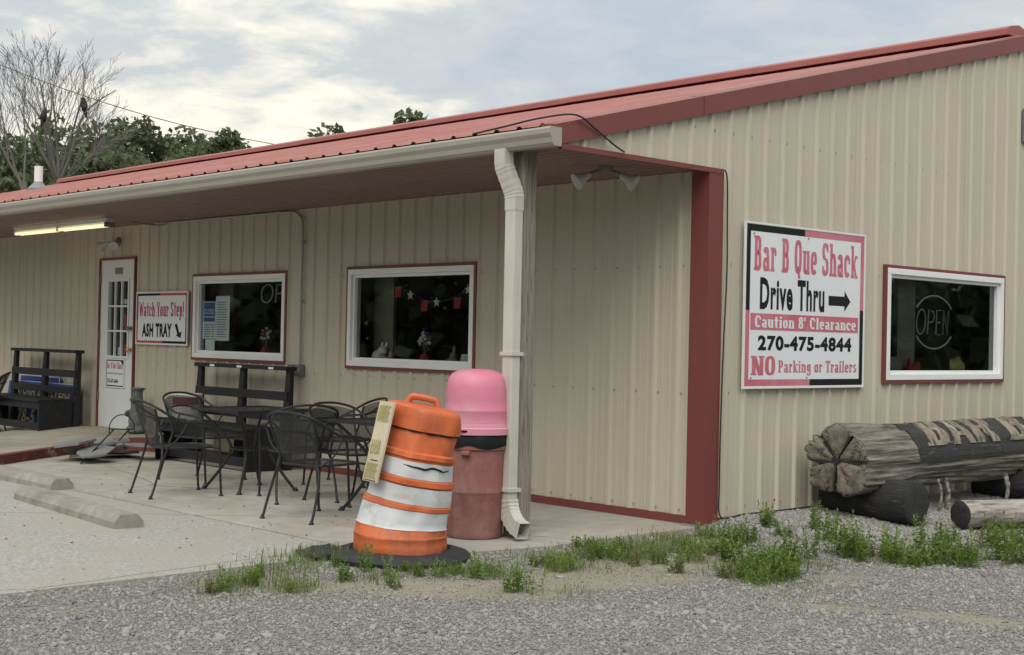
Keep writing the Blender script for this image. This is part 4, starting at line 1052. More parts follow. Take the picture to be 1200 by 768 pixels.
stop((-6.75, -2.80, -.006), 2.05, R(-.5), 'low concrete parking stop farther back, cut by the left picture edge', 7.0)

# ------------------------------------------------------------------ traffic barrel
DB = (-.195, -2.715, -.012)
drum = empty('traffic_barrel', DB, 'battered orange and white traffic barrel leaning on a black rubber base', 'traffic barrel')
LX, LY = .68*.20, .73*.20
def drum_fn(p, w):
    x, y, z = p
    q = noise.noise(Vector((math.cos(w)*1.5, math.sin(w)*1.5, z*2.6)))*.042*ss(0, .3, z)+noise.noise(Vector((math.cos(w)*3.2, math.sin(w)*3.2, z*7)))*.018
    q -= .030*math.exp(-((w+.35)/.35)**2-((z-.07)/.05)**2)+.022*math.exp(-((w+1.5)/.5)**2-((z-.50)/.06)**2)+.02*math.exp(-((w+.9)/.4)**2-((z-.80)/.06)**2)
    k_ = 1+q/.25
    x, y = x*k_, y*k_
    a = x*.68+y*.73; c_ = -x*.73+y*.68                 # along and across the lean
    ph = R(9.5)*ss(-.02, .34, z)
    z2 = z*math.cos(ph)-a*math.sin(ph); a2 = a*math.cos(ph)+z*math.sin(ph)*.98
    return (a2*.68-c_*.73, a2*.73+c_*.68, z2*1.06+.05)
def drum_part(name, prof, mat, lab=None):
    # refine the profile
    out_ = [prof[0]]
    for (r0, z0), (r1, z1) in zip(prof, prof[1:]):
        m_ = max(1, int(abs(z1-z0)/.025)); out_ += [(r0+(r1-r0)*k/m_, z0+(z1-z0)*k/m_) for k in range(1, m_+1)]
    return MB().lathe(out_, 48, fn=drum_fn, caps=False).build(name, mat, drum, True, label=lab)
drum_part('body', [(.278, 0.0), (.284, .02), (.282, .085), (.286, .092), (.285, .100), (.280, .106), (.276, .150), (.267, .158), (.258, .262), (.266, .268), (.263, .292), (.249, .300), (.243, .352), (.238, .40), (.249, .412), (.246, .440), (.231, .448), (.224, .545), (.224, .555), (.234, .565), (.231, .590), (.216, .600), (.213, .70), (.212, .715)], orange_m)
drum_part('reflective_band', [(.2785, .152), (.2715, .162), (.2625, .258), (.2635, .264)], sheet_m, 'scuffed white reflective band')
drum_part('reflective_band', [(.2530, .301), (.2475, .352), (.2420, .400)], sheet_m, 'peeling white reflective band')
drum_part('reflective_band', [(.2355, .449), (.2315, .500), (.2280, .545)], sheet_m, 'torn white reflective band')
drum_part('cap', [(.212, .718), (.226, .722), (.228, .76), (.224, .825), (.216, .845), (.196, .856), (.12, .862), (.0, .865)], orange_m)
def dfix(p): return Vector(drum_fn((p.x, p.y, p.z), math.atan2(p.y, p.x)))
hd = [(t_*.68, t_*.73, z_) for t_, z_ in ((-.115, .85), (-.10, .888), (-.075, .902), (.035, .902), (.06, .888), (.075, .85))]
MB().tube(smooth_path(hd, 4), .020, 8).xf(lambda p: Vector(drum_fn((p.x, p.y, p.z), 2.0))).build('handle', orange_m, drum, True)
# dark tear lines
def tear(w0, w1, z0, wob, r):
    pts_ = []
    for i in range(22):
        w = w0+(w1-w0)*i/21; z = z0+wob*noise.noise(Vector((w*4, z0*7, 2)))
        pts_.append(Vector(drum_fn((r*math.cos(w), r*math.sin(w), z), w)))
    return pts_
MB().tube(tear(-1.0, .45, .515, .012, .2315), [.003+.004*math.sin(math.pi*i/21) for i in range(22)], 6).build('tear', black_m, drum, True)
MB().tube(tear(-2.3, .7, .717, .01, .222), .005, 6).build('seam', black_m, drum, True)
MB().lathe([(.44, 0.0), (.445, .022), (.42, .040), (.345, .062), (.318, .066), (.305, .052), (.24, .05), (.24, .0)], 40, fn=lambda p, w: (p[0]*(1+.05*noise.noise(Vector((math.cos(w), math.sin(w), 3)))), p[1]*(1+.05*noise.noise(Vector((math.cos(w), math.sin(w), 8)))), p[2]*(1+.35*noise.noise(Vector((math.cos(w)*1.5, math.sin(w)*1.5, 1))))+.004), caps=False).build('rubber_base', rubber_m, drum, True)
# cut rubber flap lying beside the base
fm = MB(); nseg = 10; vs = []
for i in range(nseg+1):
    for j in range(5):
        u, v = i/nseg, j/4
        vs.append((-.36-.30*u+.02*math.sin(u*7), -2.98-.30*u*0-.26*v+.05*u, .006+.022*noise.noise(Vector((u*3, v*3, 1)))+.02*(1-v)))
fm.add(vs, [(i*5+j, i*5+j+1, (i+1)*5+j+1, (i+1)*5+j) for i in range(nseg) for j in range(4)])
fo = fm.build('rubber_mat', rubber_m, None, 'all'); tag(fo, 'torn flat black rubber piece lying left of barrel base', 'rubber mat')
sm_ = fo.modifiers.new('solid', 'SOLIDIFY'); sm_.thickness = .018
# hand-lettered board hung on the barrel
bd = empty('handwritten_board', (0, 0, 0), 'cream board with olive hand lettering hung on the orange barrel', 'board')
bu = Vector((.975, -.22, 0)).normalized()
b_lo, b_hi = Vector((-.308, -2.932, .475)), Vector((-.235, -2.862, .965))
bv = (b_hi-b_lo); bh_ = bv.length; bv.normalize(); bn = bu.cross(bv).normalized()
if bn.y > 0: bn = -bn
BW = .205
def BP(u, v, q): return tuple(b_lo+bu*u+bv*v+bn*(.0085+q))
mb = MB(); P8 = [b_lo+bu*u+bv*v+bn*q for q in (-.006, .006) for v in (0, bh_) for u in (0, BW)]
mb.add(P8, [(0, 1, 3, 2), (4, 6, 7, 5), (0, 4, 5, 1), (2, 3, 7, 6), (0, 2, 6, 4), (1, 5, 7, 3)]); mb.build('board', cream_m, bd)
rr = random.Random(3)
def scrib(v0, v1, n, w_):
    P = []
    for i in range(n):
        u = .018+(BW-.036)*(i+.1)/n; ww = (BW-.036)/n*.72
        P += [[(u, v0), (u+w_, v0), (u+w_, v1), (u, v1)]]
        k_ = rr.randint(0, 3)
        if k_ != 0: P.append([(u, v1-w_), (u+ww, v1-w_), (u+ww, v1), (u, v1)])
        if k_ != 1: P.append([(u, v0), (u+ww, v0), (u+ww, v0+w_), (u, v0+w_)])
        if k_ != 2: P.append([(u, (v0+v1)/2), (u+ww, (v0+v1)/2), (u+ww, (v0+v1)/2+w_), (u, (v0+v1)/2+w_)])
        if k_ != 3: P.append([(u+ww-w_, v0), (u+ww, v0), (u+ww, v1), (u+ww-w_, v1)])
    return P
P = scrib(.375, .475, 4, .009)+scrib(.175, .26, 3, .009)[:9]+scrib(.02, .115, 4, .009)
print_on(P, BP, 'hand_lettering', oliveink_m, bd)
print_on([[(.06, .13), (.16, .132), (.16, .137), (.06, .135)], [(.012, .006), (.19, .006), (.19, .011), (.012, .011)]], BP, 'ink_line', black_m, bd)

# ------------------------------------------------------------------ trash can
can = empty('trash_can', (-.575, -1.765, 0), 'maroon plastic trash can with pink domed lid behind the barrel', 'trash can')
MB().lathe([(.186, 0), (.193, .01), (.194, .03), (.202, .30), (.203, .305), (.206, .31), (.206, .325), (.203, .33), (.212, .60), (.224, .61), (.226, .665), (.220, .67), (.214, .67)], 40).build('bin', can_m, can, True)
for a in (R(-150), R(30)): MB().box(-.03, .03, .210, .245, .575, .605).xf(lambda p, a=a: Vector((p.x*math.cos(a)-p.y*math.sin(a), p.x*math.sin(a)+p.y*math.cos(a), p.z))).build('handle', can_m, can, bevel=.006)
def bagf(p, w): return (p[0]*(1+.02*math.sin(w*9)), p[1]*(1+.02*math.sin(w*9+1)), p[2]+.012*math.sin(w*5)*(1 if p[2] < .68 else 0))
MB().lathe([(.230, .625), (.232, .64), (.230, .69), (.220, .715)], 48, fn=bagf, caps=False).build('bag_edge', black_m, can, True)
def sq(p, w):
    k_ = 1+.035*abs(math.sin(2*w+1.0))**2; return (p[0]*k_, p[1]*k_, p[2])
MB().lathe([(.220, .708), (.233, .710), (.235, .752), (.227, .758), (.223, .79)], 48, fn=sq, caps=False).build('lid_rim', pinkrim_m, can, True)
lid = MB().lathe([(.2225, .791), (.220, .80), (.219, .86), (.2205, .865), (.2205, .875), (.218, .88), (.216, .95), (.211, 1.03), (.198, 1.085), (.172, 1.122), (.125, 1.144), (.07, 1.152), (0, 1.154)], 48, fn=sq, caps=False).build('lid', pink_m, can, True)
cam_w = math.atan2(-6.3, 7.1)
MB().box(-.055, .055, -.006, .006, -.007, .007).xf(lambda p: Vector((.2385*math.cos(cam_w-.25)-p.x*math.sin(cam_w), .2385*math.sin(cam_w-.25)+p.x*math.cos(cam_w), .735+p.z))).build('slot', black_m, can)

# ------------------------------------------------------------------ logs
LC = (.42, .47); LR = .262; LY0, LY1 = 1.12, 6.2
LOBES = ((-.01, .130, .150), (.125, .055, .145), (.105, -.105, .170), (-.185, .070, .110), (-.115, -.125, .130))
def lobe_r(th):
    """distance to the outline of the split end: a union of rounded lobes"""
    c_, s_ = math.cos(th), math.sin(th); best = .09
    for x, z, r in LOBES:
        b = x*c_+z*s_; d = b*b-(x*x+z*z-r*r)
        if d > 0: best = max(best, b+math.sqrt(d))
    return best
LOB = [lobe_r(2*math.pi*k/220-math.pi) for k in range(220)]
def log_r(th, y):
    f = 1-ss(LY0+.25, LY0+1.0, y)
    k = ((th+math.pi)/(2*math.pi)*220) % 220; i = int(k); lr = LOB[i % 220]*(1-(k-i))+LOB[(i+1) % 220]*(k-i)
    r = LR*(1-.02*math.sin(y*1.3))*(1-f)+f*lr
    g = noise.noise(Vector((math.cos(th)*5.5, math.sin(th)*5.5, y*.55)))*.028+noise.noise(Vector((math.cos(th)*13, math.sin(th)*13, y*1.2)))*.018-max(0, noise.noise(Vector((math.cos(th)*9+4, math.sin(th)*9, y*.5)))-.22)*.10
    return r+g*(1-.75*ss(LY0+.55, LY0+.9, y)*(1 if -.15 < th < 1.95 else 0))
def log_pt(th, y, lift=0.0):
    r = log_r(th, y)+lift; return (LC[0]+r*math.cos(th), y+.012*noise.noise(Vector((math.cos(th)*2, math.sin(th)*2, 0)))*(1 if y < LY0+.01 else 0), LC[1]+.03*(y-LY0)*0+r*math.sin(th))
lg = empty('carved_log', (0, 0, 0), 'huge weathered log with carved BAR B lettering on a black band', 'log')
NT, NY = 200, 90
yy = [LY0+(LY1-LY0)*(i/NY)**1.15 for i in range(NY+1)]
mb = MB(); mb.add([log_pt(2*math.pi*k/NT-math.pi, y) for y in yy for k in range(NT)], [(i*NT+k, i*NT+(k+1) % NT, (i+1)*NT+(k+1) % NT, (i+1)*NT+k) for i in range(NY) for k in range(NT)])
mb.build('trunk', log_m, lg, 'all')
vs = []; RQ = (1.0, .965, .8, .6, .4, .2)
mins = [i for i in range(220) if LOB[i] <= min(LOB[(i+k) % 220] for k in range(-9, 10))]
mins = [2*math.pi*i/220-math.pi for j, i in enumerate(mins) if j == 0 or i-mins[j-1] > 9]
for q_ in RQ:
    for k in range(NT):
        th = 2*math.pi*k/NT-math.pi; p = log_pt(th, LY0)
        x, z = (p[0]-LC[0])*q_, (p[2]-LC[1])*q_
        gr = min(abs(math.atan2(math.sin(th-m_), math.cos(th-m_)))*math.hypot(x, z) for m_ in mins)      # distance to the nearest split
        dy = .045*math.exp(-(gr/.022)**2)*(.35+.65*q_)+.022*noise.noise(Vector((x*5, z*5, 4)))+.007*noise.noise(Vector((x*22, z*22, 1)))
        vs.append((x, (p[1]-LY0)+(dy-.012 if q_ < 1 else .012), z))
vs.append((0, .03, 0)); m2 = MB(); nq = len(RQ)
m2.add(vs, [(i*NT+k, i*NT+(k+1) % NT, (i+1)*NT+(k+1) % NT, (i+1)*NT+k) for i in range(nq-1) for k in range(NT)]+[(len(vs)-1, (nq-1)*NT+k, (nq-1)*NT+(k+1) % NT) for k in range(NT)])
o = m2.build('sawn_end', logend_m, lg, 'all'); o.location = (LC[0], LY0, LC[1])
for i_, m_ in enumerate(mins):
    L0 = lobe_r(m_)*(.97 if i_ % 2 else .8); pts2 = []
    for sgn in (1, -1):
        for t in ([.05, .3, .6, 1.0] if sgn > 0 else [1.0, .6, .3, .05]):
            w_c = (.002+.0055*t)*(1+.5*noise.noise(Vector((t*5, i_, sgn)))); ang = m_+.10*noise.noise(Vector((t*3, i_*4, 0)))
            pts2.append((L0*t*math.cos(ang)-sgn*w_c*math.sin(ang), L0*t*math.sin(ang)+sgn*w_c*math.cos(ang)))
    MB().prism([(LC[0]+x, LC[1]+z) for x, z in pts2], 'y', LY0-.004, LY0+.07).build('split', char_m, lg)
MB().lathe([(.03, 0), (.026, .03), (.0, .05)], 14).xf(lambda p: Vector((LC[0]-.01+p.x*1.2, LY0-.006+p.z, LC[1]+p.y))).build('heart_rot', char_m, lg, True)
# black band with raised letters
A0, A1 = -.10, 1.86
BY0, BY1 = LY0+.74, LY1-.02
mb = MB(); na, nb = 26, 60
mb.add([log_pt(A0+(A1-A0)*j/na+(.05*noise.noise(Vector((i*.4, j, 0))) if j in (0, na) else 0), BY0+(BY1-BY0)*i/nb+(-.10*(j/na-.5) if i == 0 else 0), .007) for i in range(nb+1) for j in range(na+1)],
       [(i*(na+1)+j, i*(na+1)+j+1, (i+1)*(na+1)+j+1, (i+1)*(na+1)+j) for i in range(nb) for j in range(na)])
mb.build('black_band', char_m, lg, 'all')
def log_letter(ch, y0, w):
    P = fit(slab(ch)[0], y0, y0+w, .36, 1.50)
    mb = MB()
    for i, q in enumerate(P):
        # subdivide each piece so that it follows the curve
        a, b, c, d = q; n = 6 if max(p[1] for p in q)-min(p[1] for p in q) > .3 else 2
        top = .017+.0006*(i % 7)
        rows_ = []
        for k in range(n+1):
            t = k/n
            rows_.append((a[0]+(d[0]-a[0])*t, a[1]+(d[1]-a[1])*t, b[0]+(c[0]-b[0])*t, b[1]+(c[1]-b[1])*t))
        vs = []
        for (u0, v0, u1, v1) in rows_:
            vs += [log_pt(v0, u0, top), log_pt(v1, u1, top), log_pt(v0, u0, .001), log_pt(v1, u1, .001)]
        fs = []
        for k in range(n):
            o = 4*k; fs += [(o, o+1, o+5, o+4), (o, o+4, o+6, o+2), (o+1, o+3, o+7, o+5)]
        fs += [(0, 2, 3, 1), (4*n, 4*n+1, 4*n+3, 4*n+2)]
        mb.add(vs, fs)
    mb.build('carved_letter', carve_m, lg)
for ch, y0, w in (('B', 2.06, .36), ('A', 2.47, .36), ('R', 2.87, .38), ('B', 3.44, .38), ('Q', 3.98, .40)): log_letter(ch, y0, w)
for (y, x, h, r_) in ((2.28, .63, .24, .012), (2.45, .60, .25, .02), (3.35, .66, .26, .013), (3.42, .64, .24, .009)):
    mb = MB(); mb.tube(smooth_path([(x, y, LC[1]-.19), (x+.03, y+.01, LC[1]-.19-h*.5), (x+.02, y-.01, gz(x, y)-.01)], 4), [r_*1.1]*4+[r_]*4+[r_*.6], 5); mb.build('hanging_bark_strip', greylog_m, lg, True)
def plain_log(p0, p1, r, mat, endmat, label, seed, sq_=1.0):
    p0, p1 = Vector(p0), Vector(p1); d = (p1-p0); L = d.length; d.normalize(); q = d.to_track_quat('Y', 'Z')
    t = empty('log', p0, label, 'log'); t.rotation_mode = 'QUATERNION'; t.rotation_quaternion = q
    n1, n2 = 40, 16
    def P(th, y, k=1.0):
        rr_ = r*(1+.07*noise.noise(Vector((math.cos(th)*1.5+seed, math.sin(th)*1.5, y*1.5)))+.05*noise.noise(Vector((math.cos(th)*6, math.sin(th)*6+seed, y*2))))*k
        return (rr_*math.cos(th), y, rr_*math.sin(th)*sq_)
    mb = MB(); mb.add([P(2*math.pi*k/n1, L*i/n2) for i in range(n2+1) for k in range(n1)], [(i*n1+k, i*n1+(k+1) % n1, (i+1)*n1+(k+1) % n1, (i+1)*n1+k) for i in range(n2) for k in range(n1)])
    mb.build('trunk', mat, t, 'all')
    for y, s in ((0, -1), (L, 1)):
        mb = MB(); vs = []
        for kq in (1.0, .9, .6, .3):
            for k in range(n1):
                p = P(2*math.pi*k/n1, y, kq); vs.append((p[0], p[1]+s*(.0 if kq == 1 else .012)+.01*noise.noise(Vector((p[0]*12, p[2]*12, seed))), p[2]))
        vs.append((0, y+s*.012, 0))
        mb.add(vs, [(i*n1+k, i*n1+(k+1) % n1, (i+1)*n1+(k+1) % n1, (i+1)*n1+k) for i in range(3) for k in range(n1)]+[(len(vs)-1, 3*n1+k, 3*n1+(k+1) % n1) for k in range(n1)])
        mb.build('cut_end', endmat, t, 'all')
    return t
plain_log((.12, 1.50, .150), (.93, 1.44, .165), .168, char_m, char_m, 'thick black log lying crosswise under the carved log end', 3.0)
plain_log((.20, 3.70, .16), (.95, 3.95, .17), .15, char_m, char_m, 'dark log under the carved log near the right picture edge', 11.0)
plain_log((1.20, 1.62, .095), (1.72, 2.95, .10), .115, greylog_m, char_m, 'short bleached log with black ends lying on the gravel in front', 19.0, .92)

# ------------------------------------------------------------------ heap of slate and wire frame by the kerb
sp_ = empty('slate_heap', (-7.20, -1.15, 0), 'heap of broken grey slate slabs at the red kerb', 'stone heap')
rs = random.Random(5)
for i in range(9):
    mb = MB(); n = rs.randint(5, 7); a0 = rs.random()*6
    cx, cy = rs.uniform(-.32, .42), rs.uniform(-.42, .40)
    R0 = rs.uniform(.17, .30)
    base = max(0, (plat_z(-7.2+cx, -1.15+cy) if (cx*0.75-cy*0.0 < -.28) else 0))
    poly = [(R0*rs.uniform(.7, 1.15)*math.cos(a0+6.283*k/n), R0*rs.uniform(.7, 1.15)*math.sin(a0+6.283*k/n)) for k in range(n)]
    th = rs.uniform(.018, .03); z0 = .012+i*.017
    mb.prism(poly, 'z', 0, th); tx, ty = rs.uniform(-.16, .16), rs.uniform(-.16, .16)
    mb.xf(lambda p: Vector((p.x+cx, p.y+cy, p.z+z0+.03+p.x*tx+p.y*ty)))
    mb.build('slate', slate_m, sp_, bevel=.004)
wf = empty('wire_stand', (-6.9, -1.4, 0), 'thin black wire hoop stand tilted over the slate heap', 'wire stand')
O = Vector((-6.9, -1.4, 0))
A_, B_ = Vector((-6.66, -1.70, .01)), Vector((-7.05, -1.22, .05)); C_, D_ = Vector((-7.00, -1.17, .325)), Vector((-7.06, -.96, .315))
A_, B_ = Vector((-6.66, -1.70, .01)), Vector((-6.93, -1.30, .06))
w_ = (D_-C_).normalized()
for p, q in ((A_, C_), (B_, D_)): MB().tube([p-O, q-O], .008, 6).build('rod', iron_m, wf)
c0, c1 = C_-w_*.07, D_+w_*.07
MB().tube([c0-O, c1-O], .006, 6).build('cross_bar', iron_m, wf)
hp = [c0+Vector((0, 0, -.04))]+[(c0+c1)/2+(c1-c0)*.5*math.cos(math.pi*(1-k/12))+Vector((0, 0, .155*math.sin(math.pi*k/12))) for k in range(13)]+[c1+Vector((0, 0, -.04))]
MB().tube([p-O for p in hp], .006, 6).build('hoop', iron_m, wf, True)
MB().tube([(A_*.6+C_*.4)-O, (B_*.6+D_*.4)-O], .005, 6).build('cross_bar', iron_m, wf)

# ------------------------------------------------------------------ bear statue by the door
br = empty('bear_statue', (-8.29, -.22, plat_z(-8.29, -.22)), 'small dark grey cast stone bear figure beside the door', 'statue', R(25))
mb = MB()
for c, r in (((0, 0, .15), (.105, .10, .15)), ((0, 0, .27), (.085, .08, .12)), ((-.055, -.03, .05), (.06, .075, .05)), ((.055, -.03, .05), (.06, .075, .05)), ((0, -.01, .415), (.070, .072, .068)),
             ((-.01, -.075, .40), (.034, .05, .03)), ((-.048, .0, .475), (.022, .014, .024)), ((.048, .0, .475), (.022, .014, .024)), ((-.085, -.05, .24), (.03, .07, .035)), ((.085, -.05, .24), (.03, .07, .035)), ((0, 0, .03), (.12, .12, .03)), ((0, .01, .35), (.06, .06, .06))):
    mb.ball(c, r)
mb.lathe([(.06, .46), (.062, .50), (.085, .52), (.085, .535), (.055, .54), (.05, .50)], 18)
bo = mb.build('figure', bear_m, br, 'all'); rm = bo.modifiers.new('remesh', 'REMESH'); rm.mode = 'VOXEL'; rm.voxel_size = .009; rm.use_smooth_shade = True

# ------------------------------------------------------------------ things behind the windows
def neon(loc, rz, s, label, oval=True, kx=1.0, kz=1.0):
    t = empty('neon_open_sign', loc, label, 'neon sign', rz, 'unlit neon signs')
    MB().tube([(.0, 0, .26*s), (.0, 0, .9)], .002, 5).build('hanger', lampdark_m, t)
    for a0, a1 in ((R(32), R(148)), (R(212), R(328))) if oval else ():
        p = [(.40*s*math.cos(a0+(a1-a0)*k/20), 0, .27*s*math.sin(a0+(a1-a0)*k/20)) for k in range(21)]
        MB().tube(p, .009*s, 6).build('oval_tube', tube_m, t, True)
    def L3(pts, name='letter_tube'): MB().tube([(x*s*kx, -.003, z*s*kz) for x, z in pts], .0075*s, 6).build(name, tubedim_m, t, True)
    L3([(-.26+.085*math.cos(w)+.012*math.sin(w), .125*math.sin(w)) for w in [6.28*k/20 for k in range(21)]])
    L3([(-.135, -.125), (-.115, .125), (-.03, .11), (-.005, .06), (-.03, .005), (-.12, -.005)])
    L3([(.13, .125), (.045, .125), (.03, -.125), (.115, -.125)]); L3([(.04, 0), (.11, 0)])
    L3([(.165, -.125), (.18, .125), (.255, -.125), (.275, .125)])
    return t
neon((-.06, 3.38, 1.60), R(90), .90, 'unlit oval neon OPEN sign inside the drive thru window')
neon((-5.74, .10, 1.80), 0, 1.0, 'unlit neon OPEN sign inside the left porch window', False, 1.3, .78)
def sheet(loc, w, h, rz, label, mat, extra=None):
    t = empty('window_notice', loc, label, 'notice', rz, 'paper notices taped inside the left porch window')
    MB().box(0, w, 0, .002, 0, h).build('paper', mat, t)
    if extra: extra(t, w, h)
    return t
FP = lambda u, v, q: (u, -.0008-q, v)
def closed_print(t, w, h):
    P = lambda a, b, c, d: [(a*w, c*h), (b*w, c*h), (b*w, d*h), (a*w, d*h)]
    print_on([P(.05, .96, .60, .97)], FP, 'panel', paperblue_m, t); print_on([P(.05, .96, .46, .57)], FP, 'panel', paperblue_m, t)
    print_on(fit(sans_text('CLOSED', .02), .1*w, .9*w, .66*h, .80*h), lambda u, v, q: (u, -.002-q, v), 'lettering', paper_m, t)
    print_on([P(.12, .62, .05+i*.062, .078+i*.062) for i in range(6)]+[P(.7, .92, .05+i*.062, .078+i*.062) for i in range(6)], FP, 'fine_print', printgrey_m, t)
sheet((-7.29, .034, 1.30), .27, .42, 0, 'blue and white closed notice in the left porch window', paper_m, closed_print)
sheet((-7.015, .034, 1.28), .29, .50, 0, 'tall white printed notice in the left porch window', paper_m,
      lambda t, w, h: print_on([[(.1*w, (.08+.055*i)*h), (rr.uniform(.6, .92)*w, (.08+.055*i)*h), (rr.uniform(.6, .92)*w, (.10+.055*i)*h), (.1*w, (.10+.055*i)*h)] for i in range(15)], FP, 'fine_print', printgrey_m, t))
sheet((-7.23, .036, 1.155), .20, .14, 0, 'small pale blank card at the bottom of the left porch window', paper_m)
def figurine(name, loc, balls, mat, label, cat='figurine', rz=0, vox=.008):
    t = empty(name, loc, label, cat, rz); mb = MB()
    for c, r in balls: mb.ball(c, r)
    o = mb.build('figure', mat, t, 'all'); md = o.modifiers.new('remesh', 'REMESH'); md.mode = 'VOXEL'; md.voxel_size = vox; md.use_smooth_shade = True
    return t
pigb = [((0, 0, .07), (.11, .08, .075)), ((.075, -.03, .125), (.058, .055, .055)), ((.128, -.05, .115), (.026, .024, .022)), ((.045, -.02, .185), (.018, .012, .032)), ((.10, -.01, .185), (.018, .012, .032)), ((-.05, -.02, .02), (.03, .03, .03)), ((.06, -.04, .02), (.03, .03, .03))]
zsh = W2[2]+.052
figurine('pig_figurine', (-4.20, .20, zsh), pigb, pig_m, 'cream pig figurine at the left of the right porch window')
figurine('piglet_figurine', (-4.03, .19, zsh), [((0, 0, .04), (.05, .045, .04)), ((.03, -.02, .085), (.03, .028, .04)), ((.03, -.02, .12), (.012, .01, .014))], peach_m, 'small peach figurine beside the cream pig in right porch window', vox=.006)
def bouquet(loc, cols, label, seed, h=.22, spread=.17):
    t = empty('window_bouquet', loc, label, 'decoration', 0, 'bouquets standing on window shelves'); q = random.Random(seed)
    MB().lathe([(.035, 0), (.045, .03), (.05, .08), (.035, .11), (.03, .11)], 14).build('vase', redcloth_m, t, True)
    for i in range(26):
        a, e_ = q.uniform(0, 6.28), q.uniform(.1, 1.0); p = Vector((spread*e_*math.cos(a), spread*.45*e_*math.sin(a), .12+h*(1-.5*e_)*q.uniform(.5, 1)))
        if i % 3 == 0: MB().tube([(0, 0, .08), p], .002, 4).build('stem', lampdark_m, t)
        MB().ball(p, q.uniform(.010, .022), 6, 4).build('petal', cols[i % len(cols)], t)
bouquet((-6.25, .20, W1[2]+.052), [bluecloth_m, pig_m, redcloth_m, pig_m], 'red white and blue bouquet behind the left porch window', 4)
bouquet((-3.53, .20, zsh), [pig_m, bluecloth_m, pig_m], 'small white and blue bouquet behind the right porch window', 9, .26, .09)
figurine('gnome_figurine', (-3.13, .19, zsh), [((0, 0, .04), (.09, .05, .04)), ((.03, 0, .09), (.04, .04, .05)), ((.04, 0, .15), (.02, .02, .05))], curtain_m, 'dim brown figurine right of centre in right porch window')
mg = empty('mug', (-2.92, .20, zsh), 'pale mug at the right of the right porch window', 'mug')
MB().lathe([(.05, 0), (.055, .01), (.056, .12), (.052, .12), (.05, .02)], 20).build('cup', paper_m, mg, True)
MB().tube([(-.055, 0, .09), (-.085, 0, .085), (-.088, 0, .05), (-.055, 0, .03)], .008, 6).build('handle', paper_m, mg, True)
gd = empty('bunting', (-3.4, .16, 1.75), 'string of red flags and white stars across right porch window', 'bunting')
sp2 = smooth_path([(-.55, 0, .10), (-.3, 0, .03), (0, 0, -.05), (.3, 0, -.02), (.62, 0, .10)], 6)
MB().tube(sp2, .003, 5).build('string', bluecloth_m, gd)
def star(x, z, r):
    p = [(x+(r if k % 2 == 0 else r*.42)*math.sin(math.pi*k/5), z+(r if k % 2 == 0 else r*.42)*math.cos(math.pi*k/5)) for k in range(10)]
    MB().prism(p, 'y', -.006, .0).build('star', pig_m, gd)
for x, z, k in ((-.50, .05, 0), (-.31, .015, 1), (-.10, -.085, 0), (.08, -.055, 1), (.37, -.06, 0), (.52, .055, 1)):
    if k: star(x, z, .05)
    else: MB().prism([(x-.045, z-.06), (x+.045, z-.05), (x+.05, z+.05), (x-.045, z+.045)], 'y', -.005, 0).build('flag', redcloth_m, gd)
zs2 = SW[2]+.052
figurine('peach_pig_figurine', (-.22, 2.86, zs2), [((0, 0, .05), (.06, .13, .055)), ((0, .12, .06), (.04, .04, .04))], peach_m, 'peach pig figurine at the left of the drive thru window')
figurine('squash_figurine', (-.22, 4.05, zs2), [((0, 0, .085), (.07, .16, .085)), ((0, -.13, .13), (.035, .06, .03)), ((0, .05, .16), (.03, .03, .03))], squash_m, 'yellow green squash figurine at the right of the drive thru window')
figurine('red_figurine', (-.23, 3.30, zs2), [((0, 0, .05), (.05, .12, .05)), ((0, .08, .09), (.035, .035, .05)), ((0, -.05, .10), (.02, .02, .07))], redcloth_m, 'dark red figurine below the unlit oval neon sign')
crd = MB().box(-.10, -.098, 2.68, 2.90, 1.16, 1.28).build('window_card', curtain_m); tag(crd, 'small dim card at the lower left of drive thru window', 'card')

# ------------------------------------------------------------------ pebbles
def visible_lot(x, y):
    """gravel in view or a step outside it"""
    dx, dy = x-CAM[0], y-CAM[1]; d = dx*_fw.x+dy*_fw.y; r_ = dx*_r.x+dy*_r.y
    return 3.2 < d < 15 and abs(r_) < d*.40+.6
prs = np.random.default_rng(11)
pts_, scl = [], []
N_TRY = 480000
X = prs.uniform(-1.1, 5.2, N_TRY); Y = prs.uniform(-6.6, 6.5, N_TRY); Q = prs.random(N_TRY)
for x, y, q in zip(X, Y, Q):
    if not visible_lot(x, y): continue
    if y < -.05 and x < slab_x(y)-.03: continue
    if x < .035 and y >= -.05: continue
    d = dirtiness(x, y)
    if q < .92*ss(.18, .50, d): continue
    if y < -.05 and x < slab_x(y)+.05 and q < .75: continue
    dist = math.hypot(x-CAM[0], y-CAM[1])
    pts_.append((x, y, gz(x, y)+.003)); s = .0036*math.exp(prs.normal(0, .42))*(1.0 if prs.random() < .90 else (1.7 if prs.random() < .8 else 2.6))
    if x < 1.3 and y > .1: s *= 1.7
    scl.append(min(s, .024))
me = bpy.data.meshes.new('gravel_stones'); me.from_pydata(pts_, [], [])
a_ = me.attributes.new('size', 'FLOAT', 'POINT'); a_.data.foreach_set('value', scl)
gs = link(bpy.data.objects.new('gravel_stones', me)); tag(gs, 'loose grey crushed stone covering the lot', 'gravel', kind='stuff')
ng = bpy.data.node_groups.new('scatter_stones', 'GeometryNodeTree')
ng.interface.new_socket('Geometry', in_out='INPUT', socket_type='NodeSocketGeometry'); ng.interface.new_socket('Geometry', in_out='OUTPUT', socket_type='NodeSocketGeometry')
N = ng.nodes; L = ng.links
gi = N.new('NodeGroupInput'); go = N.new('NodeGroupOutput'); iop = N.new('GeometryNodeInstanceOnPoints')
